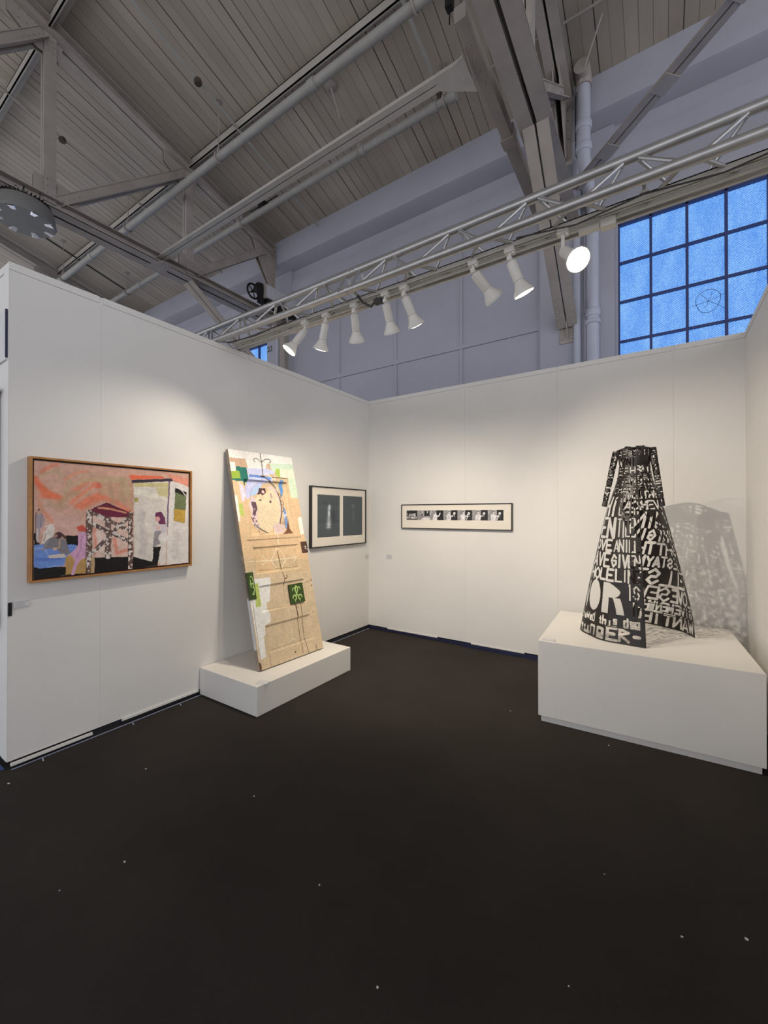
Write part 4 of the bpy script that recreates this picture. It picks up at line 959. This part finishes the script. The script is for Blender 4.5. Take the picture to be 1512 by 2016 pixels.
# framed film strip on the back wall: x .529..1.931, z 1.350..1.652
fs_ = thing('framed_print', 'long black-framed strip of black-and-white film stills on the back wall', 'print', (.529,0,1.350))
W, H, D_ = 1.402, .302, .034; fw = .010
m = MB().box((0,-D_,0),(fw,0,H)).box((W-fw,-D_,0),(W,0,H)).box((fw,-D_,0),(W-fw,0,fw)).box((fw,-D_,H-fw),(W-fw,0,H)); obj('frame', m, 'frame_black', fs_, local=True, bevel=.001)
m = MB().box((fw,-.024,fw),(W-fw,-.002,H-fw)); obj('mat_board', m, 'mat_board', fs_, local=True)
sw, sh = W*.880, .118
p = Pic(760, 96, (200,196,198), sh/sw); p.wob = (p.noise(120,1)+p.noise(300,2), p.noise(120,3)+p.noise(300,4))
A_ = p.asp
def R(u0,v0,u1,v1,c,r=.0): p_items.append(('P',c,[(u0,v0),(u1,v0),(u1,v1),(u0,v1)]))
p_items = []
def Bk(c, pts): p_items.append(('P',c,pts))
def Dot(c, u, v, r): p_items.append(('C',c,r,[(u,v)]))
def Ln(c, w, pts): p_items.append(('S',c,w,pts))
DK, LT, MD = (34,30,32), (214,208,210), (140,134,138)
R(0,0,.125,1,DK); R(0,.82,.125,1,(90,84,86)); Bk((70,64,66),[(.0,.0),(.03,.0),(.01,.6),(0,.7)])
for st in glyphs('I', .006,.018,.34,.58): Ln((232,228,228),.004,st)
for st in glyphs('ACCUSE', .026,.108,.36,.58): Ln((232,228,228),.0035,st)
for st in glyphs('MY', .004,.034,.66,.86): Ln((236,232,232),.0032,st)
for st in glyphs('PARENTS', .036,.120,.66,.86): Ln((236,232,232),.0032,st)
x0 = .125; fwid = .875/6
for k in range(6):
    u = x0+k*fwid; q = lambda a: u+a*fwid
    R(q(0),0,q(1),1,(178,172,176)); Bk((150,144,148),[(q(.1),0),(q(.3),0),(q(.25),1),(q(.02),1)])
    dk0, dk1 = ((.55,.95),(.45,.98),(.52,.98),(.5,.98),(.56,1.),(.58,.99))[k]
    R(q(dk0),.0 if k else 0.05,q(dk1),1 if k else .62,DK)
    if k == 0:
        Bk(MD,[(q(.2),.95),(q(.25),.55),(q(.38),.45),(q(.5),.7),(q(.55),.95)]); Dot((96,88,90),q(.35),.45,.010); Dot((225,220,220),q(.78),.18,.008); Bk((226,220,222),[(q(.35),.8),(q(.98),.76),(q(.98),1),(q(.3),1)]); Bk((60,55,58),[(q(.68),.3),(q(.9),.3),(q(.92),.62),(q(.66),.62)])
    else:
        Dot((88,80,84),q(.38),.22,.011); Dot((222,216,216),q(.39),.28,.009)
        Bk((226,221,223),[(q(.2),.5),(q(.34),.38),(q(.46),.4),(q(.56),.6),(q(.5),1),(q(.2),1)])
        Ln((232,228,228),.010,[(q(.42),.55),(q(.62),.62),(q(.74 if k in (1,3) else .68),.3 if k in (1,3) else .5)])
        if k >= 2: Dot((226,220,220),q(.76),.32,.012); Bk((46,42,44),[(q(.6),1),(q(.66),.55),(q(.86),.55),(q(.95),1)]); Ln((220,214,214),.004,[(q(.76),.48),(q(.76),.66)])
        if k in (3,5): Ln((235,230,230),.008,[(q(.6),.9),(q(.68),.6)])
    R(q(.0),0,q(.012),1,(70,66,68))
p.art(p_items, rough=.0016); p.mottle(.22, 180, 5); p.mottle(.2, 60, 8)
p.c[:] = p.c.mean(-1, keepdims=True)*np.array((1.,.985,.99))
me = p.mesh('film_strip', sw, sh); me.transform(Matrix.Translation((W*.053,-.0246,H*.36))); obj('film_strip', me, 'picture', fs_)

# ------------------------------------------------------------------ small plinth and leaning painted door
sp = thing('plinth', 'low white plinth under the leaning painted door', 'plinth', (.37,-1.91,0))
m = MB().box((.004,-2.468,.004),(.735,-1.335,.2285)); obj('plinth_box', m, 'plinth', sp, bevel=.002)
DW, DH, DT, TILT, YAW = .738, 1.930, .040, .2404, .0428
door = thing('painted_door', 'old panelled door painted with green and blue patches, leaning on the wall', 'door', (.5175,-2.258,.2385))
# local: X along the width, Z up the door, -Y is the painted face
rot = Matrix.Rotation(math.pi/2-YAW,4,'Z') @ Matrix.Rotation(-TILT,4,'X')
door.rotation_euler = rot.to_euler()
P = Pic(300, 784, (209,184,148), DH/DW)
P.mottle(.05, 10, 50)
P.art(DOOR_ART, rough=.004, soft=.5)
P.mottle(.05, 14, 52); P.mottle(.05, 60, 53); 
speck = P.noise(140, 54); P.c[speck > .44] *= .78
def recess(u0, u1, v0, v1, dep, mould=.012):
    """panel sunk below the rails with a sloping moulding"""
    du = np.minimum(P.U-u0, u1-P.U)*DW; dv = np.minimum(P.Vv-v0, v1-P.Vv)*DH; e = np.minimum(du, dv)
    d = np.where(e > 0, np.clip(e/.003, 0, 1)*dep*.75 + np.clip((e-.006)/mould, 0, 1)*dep*.25, 0)
    return d
dep = recess(.155,.838,.142,.412,.022,.02) + recess(.150,.852,.468,.591,.012) + recess(.153,.860,.645,.762,.012) + recess(.158,.868,.822,.942,.012)
# planted bead around the window panel
eb = np.minimum(np.minimum(P.U-.075,.925-P.U)*DW, np.minimum(P.Vv-.118,.434-P.Vv)*DH); ib = np.minimum(np.minimum(P.U-.155,.838-P.U)*DW, np.minimum(P.Vv-.142,.412-P.Vv)*DH)
dep = dep - .005*((eb > 0) & (ib < 0))
me = P.mesh('door_face', DW, DH, dep); obj('door_face', me, 'picture', door)
m = MB(); m.add([(0,0,0),(DW,0,0),(DW,0,DH),(0,0,DH),(0,DT,0),(DW,DT,0),(DW,DT,DH),(0,DT,DH)], [(4,7,6,5),(0,1,5,4),(3,7,6,2),(0,4,7,3),(1,2,6,5)])
obj('door_body', m, 'dooredge', door, local=True)
def scroll_tile(u0, u1, v0, v1, strokes, label, fringe=False):
    p = Pic(90, 110, (52,74,26), (v1-v0)*DH/((u1-u0)*DW)); p.wob = (p.noise(40,3)*0, p.noise(40,3)*0); p.mottle(.12, 30, 2)
    p.wob = (p.noise(40,1), p.noise(40,2)); items = [('S',(176,203,120),w,st) for w, st in strokes]
    p.art(items, rough=.006, soft=.3)
    w, h = (u1-u0)*DW, (v1-v0)*DH
    me = p.mesh('green_tile', w, h); me.transform(Matrix.Translation((u0*DW,-.0065,(1-v1)*DH)))
    o = obj('green_tile', me, 'picture', door); o['label'] = label
    b = MB().box((u0*DW,-.0060,(1-v1)*DH),(u1*DW,.001,(1-v0)*DH))
    if fringe:
        for k in range(26):
            z = (1-v1)*DH+h*(k+.5)/26; b.beam((u0*DW,-.002,z),(u0*DW-.010-.004*(k%3),.006,z-.004), .004, .004)
    obj('tile_back', b, 'black', o, local=True)
    return o
arc = lambda cx, cy, r, a0, a1, n=10, sy=1.: [(cx+r*math.cos(a0+(a1-a0)*k/n), cy-sy*r*math.sin(a0+(a1-a0)*k/n)) for k in range(n+1)]
PI = math.pi
scroll_tile(.578,.814,.662,.755, [(.075,[(.50,.12),(.44,.3),(.46,.5),(.55,.62)]),(.06,[(.62,.3),(.5,.5),(.38,.66)]),(.055,arc(.33,.30,.09,-PI*.2,PI*1.1)),(.055,arc(.68,.28,.09,-PI*.1,PI*1.1)),(.07,arc(.32,.70,.12,-PI*.4,PI*1.05)),(.07,arc(.70,.72,.12,-PI*.05,PI*1.4)),(.04,[(.3,.8),(.34,.92)]),(.04,[(.68,.8),(.66,.92)]),(.06,[(.4,.2),(.56,.14),(.6,.22)])], 'dark green square tile with a pale scroll')
scroll_tile(.000,.090,.578,.698, [(.10,arc(.62,.36,.22,-PI*.45,PI*.75)),(.11,[(.45,.28),(.38,.42),(.42,.52)]),(.11,arc(.62,.62,.22,PI*.9,-PI*.7)),(.07,[(.7,.72),(.62,.8)])], 'dark green fringed tile on the left door edge', True)
m = MB().box((.905*DW,-.006,(1-.515)*DH),(1.012*DW,.012,(1-.457)*DH)); obj('lock_plate', m, 'rustplate', door, local=True, bevel=.002)
m = MB().tube([(.945*DW,-.008,(1-.485)*DH),(.975*DW,-.010,(1-.482)*DH),(.960*DW,-.010,(1-.496)*DH),(1.0*DW,-.010,(1-.500)*DH)], .006, 6); obj('latch_remains', m, 'knob', door, local=True)
m = MB().box((-.0012,.003,.17),(.0003,DT-.003,.60)); obj('painted_edge', m, 'card', door, local=True)

# ------------------------------------------------------------------ big plinth
BR = math.radians(2.4)
bp_ = thing('plinth', 'large white plinth carrying the cut-letter dress', 'plinth', (2.507,-1.350,0), BR)
m = MB().box((0,0,.045),(1.270,1.095,.596)); obj('plinth_box', m, 'plinth', bp_, local=True, bevel=.002)
m = MB().box((.018,.018,0),(1.252,1.075,.045)); obj('toe_kick', m, 'plinth', bp_, local=True)
# ------------------------------------------------------------------ dress cut out of sheet, letters pierced through
DC = (3.098, -.745, .598)
dr = thing('dress_sculpture', 'openwork black dress of cut-out letters standing on the big plinth', 'sculpture', DC)
NR, NC = 470, 640
z = np.linspace(0, 1.462, NR+1)                 # height above the plinth
ZK = np.array([0,.38,.78,.98,1.14,1.22,1.32,1.40,1.44,1.462])
RA = np.array([.392,.322,.236,.190,.138,.116,.104,.116,.124,.055])   # half width
RB = np.array([.392,.322,.236,.184,.125,.092,.082,.080,.072,.042])   # half depth
ra = np.interp(z, ZK, RA); rb = np.interp(z, ZK, RB)
thN = math.radians(-78)
thR = thN + np.radians(np.interp(z, [0,.3,.7,1.0,2], [92,78,42,0,0]))  # the open side closes towards the waist
t = np.linspace(0, 1, NC+1)
span = 2*math.pi-(thR-thN)
TH = thN - t[None,:]*span[:,None]
ang0 = math.radians(-6)                          # direction of the shoulder line
# soft pleats that fade at the waist
pleat = 1+.018*np.sin(9*TH+1.3)*np.clip(1-z/1.0,0,1)[:,None] + .012*np.sin(5*TH)*np.clip(1-z/1.1,0,1)[:,None]
rad = (ra*rb)[:,None]/np.sqrt((rb[:,None]*np.cos(TH-ang0))**2+(ra[:,None]*np.sin(TH-ang0))**2)*pleat
X = rad*np.cos(TH); Y = rad*np.sin(TH); Zz = np.repeat(z[:,None], NC+1, 1).copy()
# hem dips a little at the cut corner, neckline has a notch at the front
front = np.exp(-((TH+math.radians(82))/.42)**2); Zz -= (.06*np.clip((Zz-1.36)/.10,0,1))*front
co = np.stack([X,Y,Zz],-1).reshape(-1,3)
# letters: picture axis runs left to right as one reads, i.e. against t
mask = np.zeros((NR, NC), bool)
cz_ = (z[:-1]+z[1:])/2; cx_ = 1-(t[:-1]+t[1:])/2
GX, GZ = np.meshgrid(cx_, cz_)
lr = random.Random(5)
def pierce(strokes, zc, th):
    per = float(np.interp(zc, z, span*(ra+rb)/2))
    for st in strokes:
        xs = [p[0] for p in st]; zs = [p[1] for p in st]
        j0, j1 = np.searchsorted(cz_, [min(zs)-th, max(zs)+th]); sel = np.where((cx_ > min(xs)-th/per) & (cx_ < max(xs)+th/per))[0]
        if len(sel) == 0 or j1 <= j0: continue
        sub = np.ix_(range(j0,j1), sel); U_ = GX[sub]*per; W_ = GZ[sub]; D = np.full(U_.shape, 9.)
        for (a,b),(c,d) in zip(st[:-1], st[1:]):
            a, c = a*per, c*per; dx, dy = c-a, d-b; l = dx*dx+dy*dy+1e-12
            q = np.clip(((U_-a)*dx+(W_-b)*dy)/l, 0, 1); D = np.minimum(D, np.hypot(U_-a-q*dx, W_-b-q*dy))
        mask[sub] |= D < th/2
def line_of(text, x0, x1, z0, z1, th, fill=.72, wob=.25):
    n = len(text); cw = (x1-x0)/n; dz_ = z1-z0
    for i, chh in enumerate(text):
        a = z0+dz_*lr.uniform(0,.08); b = z1-dz_*lr.uniform(0,.10); sl = lr.uniform(-wob,wob)*.12
        ss = []
        for st in FONT.get(chh, []):
            ss.append([(x0+cw*(i+.5*(1-fill)+fill*(px_+sl*(py_-.5))), a+(b-a)*py_) for px_, py_ in st])
        pierce(ss, (a+b)/2, th*lr.uniform(.85,1.15))
F0 = .672                                        # where the front panel begins
line_of('hungER-', F0+.01, .992, .016, .104, .021)
line_of('chewed this dog', F0+.005, .985, .116, .182, .0125, .8)
line_of('W', F0+.005, F0+.06, .20, .42, .018, .9)
# the big O and R are cut as solid openings
def blob(x0, x1, z0, z1, shape):
    per = float(np.interp((z0+z1)/2, z, span*(ra+rb)/2))
    if shape == 'O': mask[((GX-(x0+x1)/2)/((x1-x0)/2))**2 + ((GZ-(z0+z1)/2)/((z1-z0)/2))**2 < 1] = True
    else:
        u = (GX-x0)/(x1-x0); v = (GZ-z0)/(z1-z0)
        bowl = .34+.56*np.sqrt(np.clip(1-((v-.74)/.25)**2,0,1))*np.where(v > .74, np.clip((1.02-v)/.28,0,1)**.5, 1)
        leg = np.abs(u-(.70+.22*np.sin((.55-v)*2.4))) < .17
        mask[((u > 0) & (u < .36) & (v > 0) & (v < 1)) | ((u > 0) & (v > .52) & (v < 1) & (u < bowl)) | ((v > 0) & (v < .52) & leg)] = True
blob(F0+.064, F0+.146, .194, .425, 'O'); blob(F0+.160, F0+.246, .198, .420, 'R')
line_of('IS', F0+.262, .985, .31, .42, .013, .9); line_of('lTo', F0+.262, .990, .20, .30, .012, .9)
line_of('WHOLE', F0+.005, F0+.21, .432, .522, .019); line_of('LINE', F0+.215, .992, .432, .522, .012, .85)
line_of('HAVE', F0+.01, F0+.185, .535, .640, .019); line_of('GIVEN', F0+.19, .992, .535, .635, .013, .85)
line_of('LOVE', F0+.01, F0+.19, .655, .735, .019); line_of('ANILL', F0+.20, .992, .650, .74, .011, .85)
line_of('GEN', F0+.01, F0+.20, .750, .900, .024); line_of('TILEN', F0+.21, .992, .755, .90, .010, .85)
line_of('CHI', F0+.005, F0+.20, .915, 1.07, .023); line_of('LNVIN', F0+.21, .992, .92, 1.08, .009, .85)
line_of('ROSEMARY', F0, .99, 1.095, 1.14, .008)
line_of('ODITION', F0-.06, .99, 1.155, 1.225, .009)
line_of('WINYNI', F0-.06, .99, 1.305, 1.372, .009); line_of('THEEH', F0-.06, .99, 1.240, 1.295, .008)
words = ['HUNGER','MEN','CAT','SHEM','WANT','GIVE','ME','WHY','LOVE','FED','LUCK','SALT','HOLE','KIN','THE','MINE','EAT','TELL','WANDER','NIGHT','SEWN','CUT','WOVEN','LEAVE','STAY','HOME']
zz = .016
while zz < 1.34:
    h = lr.uniform(.075,.15) if zz < 1.0 else lr.uniform(.055,.075)
    if zz+h > 1.375: break
    x = .006; per = float(np.interp(zz+h/2, z, span*(ra+rb)/2))
    while x < F0-.01:
        wd = lr.choice(words); L_ = len(wd)*h*.62/per*lr.uniform(.8,1.2); e = min(x+L_, F0-.004)
        if e-x > .02:
            k = max(1, min(len(wd), int(round((e-x)*per/(h*.5))))); line_of(wd[:k], x, e, zz, zz+h-.010, min(.021,h*.19), .8)
        x = e+.006
    zz += h+.004
for k in range(3):                                # shoulders: short slits
    line_of('NILVWSTYENLISTNV', .0, 1., 1.385+.022*k, 1.402+.022*k, .0055, .7)
# the left side is open below the waist: front and back panels only meet above it
THc = (TH[:-1,:-1]+TH[1:,1:])/2; THd = np.degrees(THc)
gapw = np.interp(cz_, [0,.75,1.02,1.12], [1,.95,.6,0])[:,None]
side = (THd < -178) & (THd > -178-86*gapw)
mask[:3] = False; mask[-3:] = False
rim = ((THd < -176) & (THd >= -178)) | ((THd <= -178-86*gapw) & (THd > -180-86*gapw))
mask[rim & (gapw > 0)] = False; mask |= side & (gapw > .02)
edge = 3; mask[:int(NR*.66),:edge] = False; mask[:int(NR*.66),-edge:] = False
for zr in (.108,.186,1.147,1.232,1.378): mask[(np.abs(cz_-zr) < .0025)[:,None] & ~(side & (gapw > .02))] = False
idx = np.arange((NR+1)*(NC+1)).reshape(NR+1,NC+1)
q = np.stack([idx[:-1,:-1], idx[:-1,1:], idx[1:,1:], idx[1:,:-1]], -1)[~mask].reshape(-1,4)
used = np.unique(q); rem = np.full(len(co), -1); rem[used] = np.arange(len(used))
me = np_mesh('gown', co[used], rem[q]); me.shade_smooth()
g = obj('gown', me, 'dress', dr); so = g.modifiers.new('sheet', 'SOLIDIFY'); so.thickness = .0016; so.offset = 0
def sleeve(p0, p1, p2, r0, r1, wide):
    n, mr = 44, 210
    A, B, C_ = V(p0), V(p1), V(p2); pts = []
    for i in range(mr+1):
        s_ = i/mr; pts.append((A*(1-s_)**2+B*2*s_*(1-s_)+C_*s_**2, r0+(r1-r0)*s_))
    vs = []; W3 = V(wide).normalized()
    for i, (p_, r) in enumerate(pts):
        d = (pts[min(i+1,mr)][0]-pts[max(i-1,0)][0]).normalized(); s1 = (W3-d*W3.dot(d)).normalized(); s2 = d.cross(s1)
        for k in range(n):
            a = 2*math.pi*k/n; vs.append(p_+s1*math.cos(a)*r+s2*math.sin(a)*r*.55)
    mk = np.zeros((mr, n), bool); L_ = sum((pts[i+1][0]-pts[i][0]).length for i in range(mr))
    gi, gk = np.meshgrid(np.arange(mr)/mr*L_, np.arange(n)/n, indexing='ij')
    for half in (0,.5):
        s0 = .02
        while s0 < L_-.05:
            h = lr.uniform(.03,.05); ch_ = lr.choice('EVLNTIHFZXA')
            for st in FONT[ch_]:
                for (a,b),(c,d) in zip(st[:-1], st[1:]):
                    per = 2*math.pi*r1*1.05; u0_, u1_ = half*per+.006+a*(per/2-.012), half*per+.006+c*(per/2-.012); z0_, z1_ = s0+h*(1-b), s0+h*(1-d)
                    dx, dy = u1_-u0_, z1_-z0_; l = dx*dx+dy*dy+1e-12; qq = np.clip(((gk*per-u0_)*dx+(gi-z0_)*dy)/l,0,1)
                    mk |= np.hypot(gk*per-u0_-qq*dx, gi-z0_-qq*dy) < .0045
            s0 += h+.010
    mk[:2] = False; mk[-3:] = False
    ii = np.arange((mr+1)*n).reshape(mr+1,n); nx_ = np.roll(ii,-1,1)
    qd = np.stack([ii[:-1], ii[1:], nx_[1:], nx_[:-1]], -1)[~mk].reshape(-1,4)
    me = np_mesh('sleeve', np.array([tuple(v) for v in vs])-np.array(DC), qd); me.shade_smooth()
    o = obj('sleeve', me, 'dress', dr); m_ = o.modifiers.new('sheet','SOLIDIFY'); m_.thickness = .0016; m_.offset = 0
sleeve((2.972,-.73,2.03),(2.930,-.76,1.82),(2.893,-.80,1.592),.025,.018,(1,0,0))
sleeve((3.216,-.76,2.04),(3.245,-.80,1.82),(3.278,-.82,1.590),.025,.018,(1,0,0))
# collar ring, waist band and front closing strip
m = MB(); cen = V(DC)
m.tube([cen+V((1.12*.058*math.cos(a), .045*math.sin(a), 1.462-.055*math.exp(-((math.atan2(math.sin(a+1.43),math.cos(a+1.43)))/.45)**2))) for a in [k*PI/16 for k in range(33)]], .004, 6); obj('collar', m, 'dress', dr)
m = MB(); r_a, r_b = float(np.interp(1.218,z,ra))+.003, float(np.interp(1.218,z,rb))+.003
m.tube([cen+V((r_a*math.cos(a)*math.cos(ang0)-r_b*math.sin(a)*math.sin(ang0), r_a*math.cos(a)*math.sin(ang0)+r_b*math.sin(a)*math.cos(ang0), 1.218)) for a in [k*PI/20 for k in range(41)]], .0035, 6); obj('waist_seam', m, 'dress', dr)

# ------------------------------------------------------------------ wall labels, cards, small things
def wall_card(label, loc, rz, w, h, rows, thick=.002):
    t = thing('wall_label', label, 'label', loc, rz)
    cd = obj('card', MB().box((0,-thick,0),(w,0,h)), 'card', t, local=True)
    m = MB(); rl = random.Random(len(label))
    for k in range(rows):
        zc = h*(.86-.74*k/max(1,rows-1)); x1 = w*(.08+.84*rl.uniform(.35,1.)); m.box((w*.08,-thick-.0004,zc-h*.018),(x1,-thick,zc+h*.018))
    obj('text_lines', m, 'ink', cd, local=True); return t
wall_card('small white label beneath the framed pair of prints, next to the corner', (.0015,-.082,.932), PI/2, .075, .058, 5)
wall_card('small white label on the back wall, left below the film-still strip', (.287,-.0015,.948), 0, .086, .056, 5)
wall_card('white text label below the painting at the left wall end', (.0015,-3.690,.962), PI/2, .080, .040, 5, .006)
m = MB().box((.0005,-3.7145,.918),(.008,-3.697,.998)); tag(obj('card_clip', m, 'black'), 'black vertical strip beside the label at the left wall end', 'clip')
pc = thing('plinth_label', 'clear card lying on the front corner of the low plinth', 'label', (.66,-2.40,.2287), .35)
obj('card', MB().box((0,-.03,0),(.09,.03,.004)), 'card', pc, local=True)
bc = thing('plinth_label', 'small white card on the front left corner of the large plinth', 'label', (2.53,-1.325,.5965), BR)
obj('card', MB().box((0,0,0),(.085,.05,.006)), 'card', bc, local=True)
# things on the outer wall, only their edges in view
sg = thing('hanging_sign', 'white panel with a dark edge high on the outer wall, at left edge', 'sign', (-.70,LY,2.46))
obj('panel', MB().box((-.70,LY-.012,2.46),(-.022,LY-.002,2.765)), 'card', sg); obj('dark_edge', MB().box((-.022,LY-.013,2.475),(-.012,LY-.002,2.765)), 'navy', sg)
hg = thing('wall_hanging', 'dark wall hanging on a brass-ended rod at the left edge', 'textile', (-.60,LY,.82))
m = MB().tube([(-1.1,LY-.03,2.285),(-.155,LY-.03,2.285)], .012, 10); m.lathe([(.012,0),(.022,.008),(.026,.02),(.018,.035),(.004,.045)], (-.155,LY-.03,2.285), (1,0,0), 12); obj('rod', m, 'brass', hg)
m = MB().box((-1.05,LY-.034,.98),(-.146,LY-.020,2.27)); obj('cloth', m, 'black', hg)
m = MB().prism([(-1.05,LY-.036,.98),(-.146,LY-.036,.98),(-.128,LY-.036,.90),(-.135,LY-.036,.82),(-1.05,LY-.036,.80)], (0,.014,0)); obj('hem_fold', m, 'steel', hg)
# scraps on the carpet
for (x, y, s_, lab) in ((1.290,-3.646,.007,'brightest white scrap on the carpet, lower left of the photo'),(1.421,-3.052,.007,'thin white scrap on the carpet in front of the small plinth'),(.683,-3.251,.008,'white scrap on the carpet near the left wall tape'),
    (.174,-3.751,.010,'pale scrap on the carpet off the left wall end'),(1.22,-3.86,.004,'tiny scrap on the carpet left of the brightest one'),(2.083,-3.258,.006,'small scrap in the middle of the carpet'),(3.318,-2.691,.006,'scrap on the carpet at lower right, left of the larger flake'),
    (3.513,-2.573,.010,'larger white flake on the carpet by the lower right edge'),(2.491,-3.431,.007,'upright thin scrap on the carpet at bottom centre'),(3.006,-3.086,.004,'tiny scrap on the carpet at the bottom, right of centre'),(2.291,-1.31,.007,'white scrap on the carpet left of the large plinth'),(2.974,-1.433,.006,'pale sliver on the carpet below the large plinth front'),(3.057,-2.552,.003,'faint speck on the carpet, right of centre')):
    a = lr.uniform(0,3); P_ = [(x+s_*math.cos(a+k*2*PI/5)*(1 if k%2 else .55), y+s_*.6*math.sin(a+k*2*PI/5), .0008) for k in range(5)]
    tag(obj('paper_scrap', MB().prism(P_, (0,0,.002)), 'scrap'), lab, 'scrap', 'scraps on the carpet')

# ------------------------------------------------------------------ light and camera
wd = bpy.data.worlds.new('hall_daylight'); scene.world = wd; wd.use_nodes = True
bg = wd.node_tree.nodes['Background']; bg.inputs['Color'].default_value = (.84,.89,1.0,1); bg.inputs['Strength'].default_value = AMB
cam = bpy.data.cameras.new('camera'); co_ = bpy.data.objects.new('camera', cam); COL.objects.link(co_)
cam.sensor_fit = 'HORIZONTAL'; cam.sensor_width = 36; cam.lens = 815/1512*36; cam.clip_start = .05
co_.location = (3.251,-4.541,1.53); co_.rotation_euler = (math.pi/2+.0052, 0, math.radians(33.5))
scene.camera = co_
vs_ = scene.view_settings; vs_.view_transform = 'Standard'; vs_.look = 'None'; vs_.gamma = 1; vs_.use_curve_mapping = False; vs_.exposure = EXPO
